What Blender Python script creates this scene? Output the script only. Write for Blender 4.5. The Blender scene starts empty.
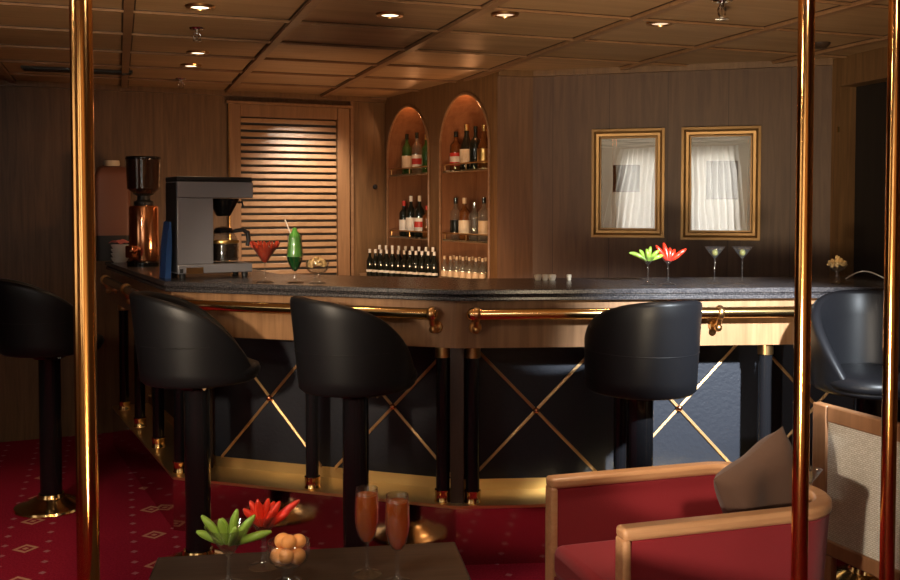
import bpy, bmesh, math, random
from mathutils import Vector, Matrix
random.seed(7)
PI = math.pi
R = math.radians
S = bpy.context.scene
C = S.collection

# ------------------------------------------------------------------ camera
F = 955.0
CAMZ = 1.5
PITCH = R(2.0)
PY = 207 + F * math.tan(PITCH)
cam = bpy.data.cameras.new('camera')
cam.sensor_width = 36.0
cam.sensor_fit = 'HORIZONTAL'
cam.lens = F / 900 * 36.0
cam.shift_y = -(290 - PY) / 900.0
cam.clip_start = 0.05
camo = bpy.data.objects.new('camera', cam)
camo.location = (0, 0, CAMZ)
camo.rotation_euler = (PI / 2 - PITCH, 0, 0)
C.objects.link(camo)
S.camera = camo

def ray(px, py):
    cx, cy = (px - 450) / F, -(py - PY) / F
    return Vector((cx, math.cos(PITCH) + cy * math.sin(PITCH), -math.sin(PITCH) + cy * math.cos(PITCH)))
def G(px, py, Y):
    d = ray(px, py)
    return Vector((0, 0, CAMZ)) + d * (Y / d.y)
def FL(px, py, z):
    d = ray(px, py)
    return Vector((0, 0, CAMZ)) + d * ((z - CAMZ) / d.z)

# ------------------------------------------------------------------ materials
def new_mat(name):
    m = bpy.data.materials.new(name)
    m.use_nodes = True
    nt = m.node_tree
    return m, nt, nt.nodes['Principled BSDF']
def plain(name, col, rough=0.5, metal=0.0, spec=0.5, coat=0.0, trans=0.0, ior=1.45, sheen=0.0):
    m, nt, b = new_mat(name)
    b.inputs['Base Color'].default_value = (*col, 1)
    b.inputs['Roughness'].default_value = rough
    b.inputs['Metallic'].default_value = metal
    b.inputs['Specular IOR Level'].default_value = spec
    b.inputs['Coat Weight'].default_value = coat
    b.inputs['Transmission Weight'].default_value = trans
    b.inputs['IOR'].default_value = ior
    b.inputs['Sheen Weight'].default_value = sheen
    return m
def noise_bump(m, scale, strength, dist=0.002, stretch=(1, 1, 1), detail=3):
    nt = m.node_tree
    b = nt.nodes['Principled BSDF']
    tc = nt.nodes.new('ShaderNodeTexCoord'); mp = nt.nodes.new('ShaderNodeMapping')
    mp.inputs['Scale'].default_value = stretch
    n = nt.nodes.new('ShaderNodeTexNoise'); n.inputs['Scale'].default_value = scale; n.inputs['Detail'].default_value = detail
    bp = nt.nodes.new('ShaderNodeBump'); bp.inputs['Strength'].default_value = strength; bp.inputs['Distance'].default_value = dist
    L = nt.links
    L.new(tc.outputs['Object'], mp.inputs['Vector']); L.new(mp.outputs['Vector'], n.inputs['Vector'])
    L.new(n.outputs['Fac'], bp.inputs['Height']); L.new(bp.outputs['Normal'], b.inputs['Normal'])
    return m
def wood(name, dark, light, axis='z', rough=0.4, scale=1.0, rot=0.0, coat=0.0, spec=0.4, seams=0.0):
    """grain runs along the given axis"""
    m, nt, b = new_mat(name)
    L = nt.links
    tc = nt.nodes.new('ShaderNodeTexCoord'); mp = nt.nodes.new('ShaderNodeMapping')
    st = {'z': (14, 14, 0.9), 'x': (0.9, 14, 14), 'y': (14, 0.9, 14)}[axis]
    mp.inputs['Scale'].default_value = [s * scale for s in st]
    rm = nt.nodes.new('ShaderNodeMapping'); rm.inputs['Rotation'].default_value = (0, 0, rot)
    L.new(tc.outputs['Object'], rm.inputs['Vector']); L.new(rm.outputs['Vector'], mp.inputs['Vector'])
    n = nt.nodes.new('ShaderNodeTexNoise'); n.inputs['Scale'].default_value = 1.6; n.inputs['Detail'].default_value = 6
    n.inputs['Distortion'].default_value = 1.2
    L.new(mp.outputs['Vector'], n.inputs['Vector'])
    n2 = nt.nodes.new('ShaderNodeTexNoise'); n2.inputs['Scale'].default_value = 9; n2.inputs['Detail'].default_value = 3
    L.new(mp.outputs['Vector'], n2.inputs['Vector'])
    mx = nt.nodes.new('ShaderNodeMath'); mx.operation = 'MULTIPLY_ADD'
    mx.inputs[1].default_value = 0.35; L.new(n2.outputs['Fac'], mx.inputs[0]); L.new(n.outputs['Fac'], mx.inputs[2])
    cr = nt.nodes.new('ShaderNodeValToRGB')
    cr.color_ramp.elements[0].position = 0.45; cr.color_ramp.elements[0].color = (*dark, 1)
    cr.color_ramp.elements[1].position = 0.85; cr.color_ramp.elements[1].color = (*light, 1)
    L.new(mx.outputs[0], cr.inputs['Fac'])
    out = cr.outputs['Color']
    if seams > 0:          # vertical joints between veneer boards
        sp = nt.nodes.new('ShaderNodeSeparateXYZ'); L.new(rm.outputs['Vector'], sp.inputs[0])
        pp = nt.nodes.new('ShaderNodeMath'); pp.operation = 'PINGPONG'; pp.inputs[1].default_value = seams / 2
        L.new(sp.outputs['X'], pp.inputs[0])
        lt = nt.nodes.new('ShaderNodeMath'); lt.operation = 'LESS_THAN'; lt.inputs[1].default_value = 0.002
        L.new(pp.outputs[0], lt.inputs[0])
        mix = nt.nodes.new('ShaderNodeMix'); mix.data_type = 'RGBA'
        L.new(lt.outputs[0], mix.inputs['Factor']); L.new(out, mix.inputs['A'])
        mix.inputs['B'].default_value = (dark[0] * .6, dark[1] * .6, dark[2] * .6, 1)
        out = mix.outputs['Result']
    L.new(out, b.inputs['Base Color'])
    b.inputs['Roughness'].default_value = rough
    b.inputs['Coat Weight'].default_value = coat
    b.inputs['Specular IOR Level'].default_value = spec
    bp = nt.nodes.new('ShaderNodeBump'); bp.inputs['Strength'].default_value = 0.12; bp.inputs['Distance'].default_value = 0.002
    L.new(n2.outputs['Fac'], bp.inputs['Height']); L.new(bp.outputs['Normal'], b.inputs['Normal'])
    return m

GA = math.atan2(332, 955)        # ceiling and carpet grid angle
BACKA = math.atan(0.431)
M = {}
M['wall'] = wood('walnut_veneer_wall', (.088, .044, .018), (.155, .082, .035), 'z', .42, 1.0, 0, 0, .35)
M['wall_pic'] = wood('brown_veneer_wall', (.060, .030, .017), (.096, .052, .030), 'z', .5, 1.0, R(16.2), 0, .3, .33)
M['pillar'] = wood('reddish_veneer', (.105, .054, .03), (.155, .083, .046), 'z', .45, 1.0, 0, 0, .35)
M['ceil'] = wood('maple_ceiling_panel', (.25, .145, .07), (.35, .21, .105), 'x', .5, .6, -GA, 0, .4)
M['batten'] = wood('ceiling_batten_wood', (.17, .085, .04), (.23, .125, .062), 'x', .42, .8, 0)
M['frame_wood'] = wood('shutter_frame_wood', (.17, .085, .038), (.25, .13, .06), 'z', .4)
M['slat'] = wood('glossy_slat_wood', (.26, .145, .07), (.36, .21, .105), 'x', .36, 1.0, -BACKA, .15, .6)
M['fascia'] = wood('bar_fascia_wood', (.16, .078, .034), (.26, .138, .064), 'z', .36, .8, 0, .15)
M['darkwood'] = wood('dark_wood', (.02, .012, .008), (.045, .026, .017), 'z', .4)
M['shadow_line'] = wood('ceiling_shadow_line', (.03, .014, .007), (.05, .024, .012), 'x', .6)  # dark colour standing in for shadow lines along the battens
M['doorblack'] = wood('near_black_door', (.006, .004, .003), (.012, .008, .006), 'z', .6)
M['table'] = wood('dark_table_wood', (.016, .010, .007), (.04, .026, .018), 'x', .34, 1.0, 0, .1)
M['chairwood'] = wood('honey_beech_wood', (.42, .20, .085), (.56, .30, .14), 'x', .38, .8, 0, .1)
M['chairwood2'] = wood('brown_beech_wood', (.17, .075, .03), (.24, .11, .048), 'z', .4, .8)
M['brass'] = plain('polished_brass', (.85, .56, .24), .16, 1)
M['pole'] = plain('warm_brass_pole', (.80, .40, .13), .13, 1)
M['satin'] = plain('satin_brass_strip', (.62, .40, .20), .48, 1)
M['brassdark'] = plain('aged_brass', (.55, .33, .14), .28, 1)
M['brassledge'] = noise_bump(plain('brushed_brass_ledge', (.85, .62, .30), .34, 1), 30, .3, .001, (1, 6, 1))
M['mirror'] = noise_bump(plain('mirror_polished_kick_plate', (.52, .42, .38), .09, 1), 5, .35, .0035, (1, 1, 1), 2)
M['copper'] = plain('polished_copper', (.80, .36, .18), .16, 1)
M['chrome'] = plain('chrome', (.75, .75, .76), .1, 1)
M['steel'] = noise_bump(plain('brushed_steel', (.30, .30, .33), .4, .55), 40, .1, .0005, (1, 1, 12))
M['leather'] = noise_bump(plain('black_leather', (.0045, .0045, .0055), .42, 0, .28), 130, .12, .0012)
M['panel'] = noise_bump(plain('blue_black_leather_panel', (.013, .0145, .020), .40, 0, .5), 55, .5, .003)
M['black'] = plain('black_gloss_lacquer', (.006, .006, .007), .13, 0, .5)
M['blackmat'] = plain('black_plastic', (.012, .012, .013), .5)
M['redfab'] = noise_bump(plain('dark_red_chenille', (.24, .018, .022), .88, 0, .1, sheen=.15), 350, .5, .002)
M['pillow'] = noise_bump(plain('brown_velvet', (.085, .045, .028), .85, 0, .15, sheen=.1), 12, .35, .012)
def thinglass(name, tint, body=None, amt=0.0, rough=.02, ior=1.5):
    """clear or tinted glass or drink: light passes straight through, Fresnel gloss on top, optional cloudy body"""
    m = bpy.data.materials.new(name); m.use_nodes = True
    nt = m.node_tree; nt.nodes.clear(); N = nt.nodes.new; L = nt.links
    o = N('ShaderNodeOutputMaterial'); t = N('ShaderNodeBsdfTransparent'); t.inputs['Color'].default_value = (*tint, 1)
    g = N('ShaderNodeBsdfGlossy'); g.inputs['Roughness'].default_value = rough; g.inputs['Color'].default_value = (1, 1, 1, 1)
    base = t.outputs[0]
    if body:
        d = N('ShaderNodeBsdfDiffuse'); tr = N('ShaderNodeBsdfTranslucent')
        d.inputs['Color'].default_value = (*body, 1); tr.inputs['Color'].default_value = (*body, 1)
        a = N('ShaderNodeMixShader'); a.inputs[0].default_value = .5; L.new(d.outputs[0], a.inputs[1]); L.new(tr.outputs[0], a.inputs[2])
        b_ = N('ShaderNodeMixShader'); b_.inputs[0].default_value = amt; L.new(base, b_.inputs[1]); L.new(a.outputs[0], b_.inputs[2]); base = b_.outputs[0]
    lw = N('ShaderNodeLayerWeight'); lw.inputs['Blend'].default_value = .5
    pw_ = N('ShaderNodeMath'); pw_.operation = 'POWER'; pw_.inputs[1].default_value = 3.0; L.new(lw.outputs['Facing'], pw_.inputs[0])
    fr = N('ShaderNodeMath'); fr.operation = 'MULTIPLY_ADD'; fr.inputs[1].default_value = .9; fr.inputs[2].default_value = (ior - 1) * .10
    L.new(pw_.outputs[0], fr.inputs[0])
    mx = N('ShaderNodeMixShader'); L.new(fr.outputs[0], mx.inputs[0]); L.new(base, mx.inputs[1]); L.new(g.outputs[0], mx.inputs[2])
    L.new(mx.outputs[0], o.inputs[0])
    return m
M['glass'] = thinglass('clear_glass', (.95, .96, .96), (.8, .8, .8), .008, .05, 1.7)
M['greenglass'] = thinglass('green_glass', (.25, .55, .20), (.10, .28, .07), .35, .03, 1.5)
M['darkglass'] = plain('dark_bottle_glass', (.010, .012, .009), .06, 0, .6)
M['brownglass'] = plain('brown_spirit', (.16, .055, .015), .05, 0, .6, 0, .35, 1.4)
M['paleglass'] = thinglass('pale_spirit_glass', (.86, .84, .78), (.5, .47, .40), .18, .03, 1.45)
M['cream'] = plain('cream_label', (.62, .52, .38), .6)
M['white'] = plain('white_label', (.72, .68, .62), .5)
M['redlab'] = plain('red_label', (.45, .03, .02), .5)
M['gold'] = plain('gold_foil', (.75, .48, .16), .3, 1)
M['beige'] = plain('beige_cap', (.50, .36, .22), .5)
M['blue'] = noise_bump(plain('blue_packet', (.02, .075, .24), .4), 40, .4, .003)
M['smoke'] = thinglass('smoked_plastic', (.45, .30, .22), (.10, .05, .035), .35, .08, 1.45)
M['shelfglass'] = thinglass('greenish_shelf_glass', (.82, .92, .84), (.2, .3, .22), .08, .02, 1.5)
M['coffee'] = plain('black_coffee', (.012, .007, .004), .08)
M['amber'] = thinglass('rose_wine', (.85, .34, .08), (.95, .26, .02), .50, .02, 1.05)
M['redjuice'] = plain('red_fruit_slush', (.40, .035, .012), .35, 0, .5)
M['greendrink'] = thinglass('green_liqueur', (.06, .45, .08), (.008, .15, .02), .75, .03, 1.35)
M['martini'] = thinglass('pale_martini', (.9, .92, .9), (.5, .5, .48), .06, .02, 1.33)
M['olive'] = plain('olive_skin', (.38, .33, .10), .35)
M['chilig'] = plain('green_chilli_skin', (.21, .34, .045), .3, 0, .5)
M['chilir'] = plain('red_chilli_skin', (.62, .028, .010), .28, 0, .5)
M['peach'] = noise_bump(plain('peach_sorbet', (.78, .33, .095), .55), 60, .4, .003)
M['nuts'] = noise_bump(plain('golden_crisps', (.62, .40, .16), .5), 40, .6, .004)
M['napkin'] = plain('pink_napkin', (.60, .17, .16), .8)
M['leatherbrown'] = plain('red_brown_enamel', (.19, .075, .045), .45)
M['mount'] = plain('grey_mount_board', (.66, .69, .69), .6)
M['goldframe'] = noise_bump(plain('antique_gold_leaf', (.27, .16, .065), .45, .75), 60, .3, .001)
M['goldframe2'] = plain('dark_gilt_slip', (.16, .09, .035), .4, .6)
M['art'] = plain('brown_print', (.035, .020, .012), .8, 0, .05)
M['plaster'] = plain('warm_plaster', (.50, .36, .24), .8)
M['lining'] = wood('niche_lining_wood', (.15, .062, .027), (.21, .095, .044), 'z', .42)

# granite
def granite():
    m, nt, b = new_mat('dark_granite'); L = nt.links
    tc = nt.nodes.new('ShaderNodeTexCoord')
    n = nt.nodes.new('ShaderNodeTexNoise'); n.inputs['Scale'].default_value = 160; n.inputs['Detail'].default_value = 3
    L.new(tc.outputs['Object'], n.inputs['Vector'])
    cr = nt.nodes.new('ShaderNodeValToRGB')
    cr.color_ramp.elements[0].position = .42; cr.color_ramp.elements[0].color = (.022, .020, .022, 1)
    cr.color_ramp.elements[1].position = .8; cr.color_ramp.elements[1].color = (.10, .088, .085, 1)
    L.new(n.outputs['Fac'], cr.inputs['Fac']); L.new(cr.outputs['Color'], b.inputs['Base Color'])
    b.inputs['Roughness'].default_value = .24
    return m
M['granite'] = granite()

def carpet():
    m, nt, b = new_mat('red_patterned_carpet'); L = nt.links; N = nt.nodes.new
    tc = N('ShaderNodeTexCoord'); mp = N('ShaderNodeMapping'); mp.inputs['Rotation'].default_value = (0, 0, -GA)
    L.new(tc.outputs['Object'], mp.inputs['Vector'])
    sp = N('ShaderNodeSeparateXYZ'); L.new(mp.outputs['Vector'], sp.inputs[0])
    def math_(op, a, b_=None):
        n = N('ShaderNodeMath'); n.operation = op
        for i, v in ((0, a), (1, b_)):
            if v is None: continue
            if isinstance(v, (int, float)): n.inputs[i].default_value = v
            else: L.new(v, n.inputs[i])
        return n.outputs[0]
    def cell(pu, pv, ou, ov):
        a = math_('PINGPONG', math_('ADD', sp.outputs['X'], ou), pu / 2)
        c = math_('PINGPONG', math_('ADD', sp.outputs['Y'], ov), pv / 2)
        return math_('ADD', a, c)
    d1 = cell(.54, .39, .40, .15)
    big = math_('LESS_THAN', d1, .056)
    hole = math_('LESS_THAN', d1, .034)
    core = math_('LESS_THAN', d1, .016)
    ring = math_('ADD', math_('SUBTRACT', big, hole), core)
    d2 = cell(.18, .13, .31, .085)
    dots = math_('LESS_THAN', d2, .017)
    dots = math_('MULTIPLY', dots, math_('SUBTRACT', 1.0, math_('LESS_THAN', d1, .08)))
    nz = N('ShaderNodeTexNoise'); nz.inputs['Scale'].default_value = 120; L.new(tc.outputs['Object'], nz.inputs['Vector'])
    cr = N('ShaderNodeValToRGB')
    cr.color_ramp.elements[0].position = .3; cr.color_ramp.elements[0].color = (.17, .006, .018, 1)
    cr.color_ramp.elements[1].position = .7; cr.color_ramp.elements[1].color = (.27, .013, .032, 1)
    L.new(nz.outputs['Fac'], cr.inputs['Fac'])
    m1 = N('ShaderNodeMix'); m1.data_type = 'RGBA'
    L.new(ring, m1.inputs['Factor']); L.new(cr.outputs['Color'], m1.inputs['A']); m1.inputs['B'].default_value = (.42, .20, .13, 1)
    m2 = N('ShaderNodeMix'); m2.data_type = 'RGBA'
    L.new(dots, m2.inputs['Factor']); L.new(m1.outputs['Result'], m2.inputs['A']); m2.inputs['B'].default_value = (.30, .12, .13, 1)
    L.new(m2.outputs['Result'], b.inputs['Base Color'])
    b.inputs['Roughness'].default_value = .95; b.inputs['Specular IOR Level'].default_value = .05
    bp = N('ShaderNodeBump'); bp.inputs['Strength'].default_value = .5; bp.inputs['Distance'].default_value = .004
    L.new(nz.outputs['Fac'], bp.inputs['Height']); L.new(bp.outputs['Normal'], b.inputs['Normal'])
    return m
M['carpet'] = carpet()

def weave():
    m, nt, b = new_mat('cream_woven_fabric'); L = nt.links; N = nt.nodes.new
    tc = N('ShaderNodeTexCoord')
    br = N('ShaderNodeTexBrick'); br.inputs['Scale'].default_value = 36
    br.inputs['Color1'].default_value = (.60, .54, .44, 1); br.inputs['Color2'].default_value = (.50, .44, .35, 1)
    br.inputs['Mortar'].default_value = (.30, .26, .20, 1); br.inputs['Mortar Size'].default_value = .03
    mp = N('ShaderNodeMapping'); L.new(tc.outputs['UV'], mp.inputs['Vector'])
    L.new(mp.outputs['Vector'], br.inputs['Vector']); L.new(br.outputs['Color'], b.inputs['Base Color'])
    b.inputs['Roughness'].default_value = .85; b.inputs['Specular IOR Level'].default_value = .1
    bp = N('ShaderNodeBump'); bp.inputs['Strength'].default_value = .5; bp.inputs['Distance'].default_value = .003; bp.invert = True
    L.new(br.outputs['Fac'], bp.inputs['Height']); L.new(bp.outputs['Normal'], b.inputs['Normal'])
    return m
M['weave'] = weave()

def sheer():
    m = bpy.data.materials.new('sheer_white_curtain'); m.use_nodes = True
    nt = m.node_tree; nt.nodes.clear(); N = nt.nodes.new; L = nt.links
    o = N('ShaderNodeOutputMaterial'); t = N('ShaderNodeBsdfTranslucent'); d = N('ShaderNodeBsdfDiffuse')
    t.inputs['Color'].default_value = (.85, .84, .80, 1); d.inputs['Color'].default_value = (.75, .74, .70, 1)
    mx = N('ShaderNodeMixShader'); mx.inputs[0].default_value = .35
    L.new(t.outputs[0], mx.inputs[1]); L.new(d.outputs[0], mx.inputs[2]); L.new(mx.outputs[0], o.inputs[0])
    return m
M['sheer'] = sheer()

def glazing():
    """picture glass: clear pane over the print that mirrors the bright window opposite"""
    m = bpy.data.materials.new('picture_glazing'); m.use_nodes = True
    nt = m.node_tree; nt.nodes.clear(); N = nt.nodes.new; L = nt.links
    o = N('ShaderNodeOutputMaterial'); t = N('ShaderNodeBsdfTransparent'); g = N('ShaderNodeBsdfGlossy')
    g.inputs['Roughness'].default_value = .0; g.inputs['Color'].default_value = (1, 1, 1, 1)
    tc = N('ShaderNodeTexCoord'); n = N('ShaderNodeTexNoise'); n.inputs['Scale'].default_value = 7; n.inputs['Detail'].default_value = 0
    bp = N('ShaderNodeBump'); bp.inputs['Strength'].default_value = .06; bp.inputs['Distance'].default_value = .003
    L.new(tc.outputs['Object'], n.inputs['Vector']); L.new(n.outputs['Fac'], bp.inputs['Height']); L.new(bp.outputs['Normal'], g.inputs['Normal'])
    mx = N('ShaderNodeMixShader'); mx.inputs[0].default_value = .21
    L.new(t.outputs[0], mx.inputs[1]); L.new(g.outputs[0], mx.inputs[2]); L.new(mx.outputs[0], o.inputs[0])
    return m
M['glazing'] = glazing()

def emit(name, col, st):
    m = bpy.data.materials.new(name); m.use_nodes = True
    nt = m.node_tree; b = nt.nodes['Principled BSDF']
    b.inputs['Base Color'].default_value = (.8, .8, .8, 1)
    b.inputs['Emission Color'].default_value = (*col, 1); b.inputs['Emission Strength'].default_value = st
    return m
M['lampglow'] = emit('lit_lamp_lens', (1, .78, .5), 3.2)
M['lampdim'] = emit('dimmer_lamp_lens', (1, .62, .38), 1.1)

# ------------------------------------------------------------------ mesh helpers
def obj(name, bm, m, parent=None, smooth=True, bevel=0.0, seg=2, ang=40):
    me = bpy.data.meshes.new(name)
    bmesh.ops.recalc_face_normals(bm, faces=bm.faces[:])
    bm.to_mesh(me); bm.free()
    for mm in (m if isinstance(m, (list, tuple)) else [m]): me.materials.append(mm)
    if smooth:
        for p in me.polygons: p.use_smooth = True
        try: me.set_sharp_from_angle(angle=R(ang))
        except Exception: pass
    o = bpy.data.objects.new(name, me); C.objects.link(o)
    if parent is not None:
        o.parent = parent
    if bevel > 0:
        b = o.modifiers.new('bevel', 'BEVEL'); b.width = bevel; b.segments = seg; b.limit_method = 'ANGLE'; b.angle_limit = R(35)
    return o
def tag(o, label, cat, group=None):
    o['label'] = label; o['category'] = cat
    if group: o['group'] = group
    return o
def thing(name, label, cat, loc=(0, 0, 0), rz=0.0, group=None):
    o = bpy.data.objects.new(name, None); C.objects.link(o)
    o.empty_display_size = .05
    o.location = loc; o.rotation_euler = (0, 0, rz)
    return tag(o, label, cat, group)
def struct(name, bm, m, **k):
    o = obj(name, bm, m, **k); o['kind'] = 'structure'; return o
def dup(root, loc, rz, label=None, group=None):
    def cp(o, par):
        c = o.copy(); C.objects.link(c)
        if par is not None: c.parent = par
        for ch in kids.get(o.name, []): cp(ch, c)
        return c
    kids = {}
    for o in list(C.objects):
        if o.parent is not None: kids.setdefault(o.parent.name, []).append(o)
    r = cp(root, None); r.location = loc; r.rotation_euler = (0, 0, rz)
    if label: r['label'] = label
    if group: r['group'] = group
    return r
def box(bm, x0, x1, y0, y1, z0, z1, mtx=None, mi=0):
    vs = [bm.verts.new((x, y, z)) for z in (z0, z1) for y in (y0, y1) for x in (x0, x1)]
    if mtx is not None:
        for v in vs: v.co = mtx @ v.co
    for q in ((0, 1, 3, 2), (4, 6, 7, 5), (0, 4, 5, 1), (2, 3, 7, 6), (0, 2, 6, 4), (1, 5, 7, 3)):
        f = bm.faces.new([vs[i] for i in q]); f.material_index = mi
    return vs
def BX(*a, **k):
    bm = bmesh.new(); box(bm, *a, **k); return bm
def prism(bm, pts, z0, z1):
    a = [bm.verts.new((p[0], p[1], z0)) for p in pts]; b = [bm.verts.new((p[0], p[1], z1)) for p in pts]
    n = len(pts)
    bm.faces.new(a[::-1]); bm.faces.new(b)
    for i in range(n): bm.faces.new((a[i], a[(i + 1) % n], b[(i + 1) % n], b[i]))
def lathe(prof, seg=32, bm=None, off=(0, 0, 0), mi=0, sx=1, sy=1):
    bm = bm or bmesh.new()
    rings = []
    for r, z in prof:
        if r < 1e-5:
            rings.append([bm.verts.new((off[0], off[1], off[2] + z))])
        else:
            rings.append([bm.verts.new((off[0] + sx * r * math.cos(2 * PI * i / seg), off[1] + sy * r * math.sin(2 * PI * i / seg), off[2] + z)) for i in range(seg)])
    for a, b in zip(rings, rings[1:]):
        for i in range(seg):
            j = (i + 1) % seg
            if len(a) == 1 and len(b) == 1: continue
            if len(a) == 1: f = bm.faces.new((a[0], b[i], b[j]))
            elif len(b) == 1: f = bm.faces.new((a[i], a[j], b[0]))
            else: f = bm.faces.new((a[i], a[j], b[j], b[i]))
            f.material_index = mi
    return bm
def tube(pts, rad, seg=12, bm=None, caps=True):
    bm = bm or bmesh.new()
    pts = [Vector(p) for p in pts]; n = len(pts)
    if isinstance(rad, (int, float)): rad = [rad] * n
    rings = []; up = Vector((0, 0, 1))
    t0 = (pts[1] - pts[0]).normalized()
    u = t0.cross(up)
    if u.length < 1e-3: u = t0.cross(Vector((1, 0, 0)))
    u.normalize()
    for i, p in enumerate(pts):
        t = (pts[min(i + 1, n - 1)] - pts[max(i - 1, 0)]).normalized()
        u = (u - t * u.dot(t)).normalized(); v = t.cross(u)
        rings.append([bm.verts.new(p + (u * math.cos(2 * PI * k / seg) + v * math.sin(2 * PI * k / seg)) * rad[i]) for k in range(seg)])
    for a, b in zip(rings, rings[1:]):
        for k in range(seg):
            bm.faces.new((a[k], a[(k + 1) % seg], b[(k + 1) % seg], b[k]))
    if caps:
        bm.faces.new(rings[0][::-1]); bm.faces.new(rings[-1])
    return bm
def ball(bm, c, r, sub=2, sc=(1, 1, 1)):
    res = bmesh.ops.create_icosphere(bm, subdivisions=sub, radius=r)
    for v in res['verts']: v.co = Vector((v.co.x * sc[0], v.co.y * sc[1], v.co.z * sc[2])) + Vector(c)
    return bm

# ------------------------------------------------------------------ the room
CZ = 2.30
B0 = Vector((-4.2, 5.467)); B1 = Vector((-.481, 7.07)); N1 = Vector((.279, 5.62)); P1 = Vector((.49, 5.66)); W2 = Vector((2.07, 5.20))
R1 = Vector((3.77, -1.3)); FR = -1.3
def wall_between(name, a, b, z0, z1, m, th=.1, inward=None):
    d = (b - a).normalized(); n = Vector((d.y, -d.x))
    if inward is not None and n.dot(inward) > 0: n = -n
    bm = bmesh.new(); prism(bm, [a, b, b + n * th, a + n * th], z0, z1)
    return struct(name, bm, m, smooth=False)
cin = Vector((0, -1))
bmf = BX(-4.5, 4.2, -1.6, 7.5, -.1, 0); struct('floor', bmf, M['carpet'], smooth=False)
bmf = BX(-4.5, 4.2, -1.6, 7.5, CZ, CZ + .1); struct('ceiling', bmf, M['ceil'], smooth=False)
wall_between('wall_back', B0, B1, 0, CZ, M['wall'], inward=cin)
wall_between('wall_pillar', N1, P1, 0, CZ, M['pillar'], inward=cin)
wall_between('wall_pictures', P1, W2, 0, CZ, M['wall_pic'], inward=cin)
LWY0, LWY1 = -.7, 1.5
bm = bmesh.new()
for y0, y1, z0, z1 in ((FR, LWY0, 0, CZ), (LWY1, 5.467, 0, CZ), (LWY0, LWY1, 0, .9), (LWY0, LWY1, 2.18, CZ)): box(bm, -4.3, -4.2, y0, y1, z0, z1)
struct('wall_left', bm, M['wall'], smooth=False)
# right wall with a dark doorway behind the bar
rd = (R1 - W2).normalized()
def rw(s): return W2 + rd * s
rn = Vector((-rd.y, rd.x))
if rn.x < 0: rn = -rn       # pointing out of the room
bm = bmesh.new()
def rwbox(bm, s0, s1, o0, o1, z0, z1):
    a, b = rw(s0), rw(s1)
    prism(bm, [a + rn * o0, b + rn * o0, b + rn * o1, a + rn * o1], z0, z1)
DS0, DS1, DZ = .068, .52, 2.145
rwbox(bm, -.02, DS0, 0, .1, 0, CZ); rwbox(bm, DS0, DS1, 0, .1, DZ, CZ); rwbox(bm, DS1, 6.75, 0, .1, 0, CZ)
struct('wall_right', bm, M['wall'], smooth=False)
bm = bmesh.new(); rwbox(bm, DS0 - .05, DS1 + .05, .101, .14, 0, DZ + .05)
struct('door_1', bm, M['doorblack'], smooth=False)
bm = bmesh.new(); rwbox(bm, DS0 - .006, DS0, -.012, .0, 1.9, 1.93)
struct('door_hinge', bm, M['brass'], smooth=False).parent = bpy.data.objects['door_1']
# crown trim
def crown(name, a, b):
    d = (b - a).normalized(); n = Vector((d.y, -d.x))
    bm = bmesh.new(); prism(bm, [a, b, b + n * .03, a + n * .03], CZ - .035, CZ)
    struct(name, bm, M['wall'], smooth=False)
crown('trim_1', B0, B1); crown('trim_2', N1, P1); crown('trim_3', P1, W2)

# the niche wall with two arched recesses
nd = (N1 - B1).normalized(); nn = Vector((-nd.y, nd.x))
if nn.dot(Vector((-.2, -1))) < 0: nn = -nn       # towards the room
nlen = (N1 - B1).length
NB = 1.02
def npt(u, o, z):
    p = B1 + nd * u + nn * o
    return Vector((p.x, p.y, z))
niches = [(.055, .735), (.905, 1.545)]
TOPZ = 2.205
def arch(u0, u1):
    r = (u1 - u0) / 2; c = (u0 + u1) / 2; sp = TOPZ - r
    pts = [(u0, NB), (u1, NB)]
    for i in range(25):
        a = PI * i / 24
        pts.append((c + r * math.cos(a), sp + r * math.sin(a)))
    return pts
bm = bmesh.new()
loops = [[(0, NB - .0), (nlen, NB - .0), (nlen, CZ), (0, CZ)]]
# outer loop shares no edge with the niches: keep a 1 mm sill
loops[0][0] = (0, 0); loops[0][1] = (nlen, 0)
edges = []; nloops = []
for k, lp in enumerate([loops[0], arch(*niches[0]), arch(*niches[1])]):
    vs = [bm.verts.new(npt(u, 0, z)) for u, z in lp]
    nloops.append(vs)
    for i in range(len(vs)): edges.append(bm.edges.new((vs[i], vs[(i + 1) % len(vs)])))
bmesh.ops.triangle_fill(bm, edges=edges, use_beauty=True, use_dissolve=False)
ND = .27
for vs, (u0, u1) in zip(nloops[1:], niches):
    back = [bm.verts.new(v.co - Vector((nn.x, nn.y, 0)) * ND) for v in vs]
    for i in range(len(vs)):
        j = (i + 1) % len(vs)
        f = bm.faces.new((vs[i], vs[j], back[j], back[i])); f.material_index = 1
    f = bm.faces.new(back); f.material_index = 1
me_n = bpy.data.meshes.new('wall_niche'); bm.to_mesh(me_n); bm.free()
me_n.materials.append(M['wall']); me_n.materials.append(M['lining'])
wn = bpy.data.objects.new('wall_niche', me_n); C.objects.link(wn); wn['kind'] = 'structure'
# mouldings round the arches
for k, nc in enumerate(niches):
    pts = [npt(nc[0], .004, NB)] + [npt(u, .004, z) for u, z in reversed(arch(*nc)[2:])] + [npt(nc[1], .004, NB)]
    struct('trim_%d' % (4 + k), tube(pts, .009, 8), M['batten'])
# outer shell behind the niches, so that no light leaks in
bm = bmesh.new(); prism(bm, [B1 - nn * .3, N1 - nn * .3, N1 - nn * .36, B1 - nn * .36], 0, CZ)
struct('wall_niche_backing', bm, M['wall'], smooth=False)

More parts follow.
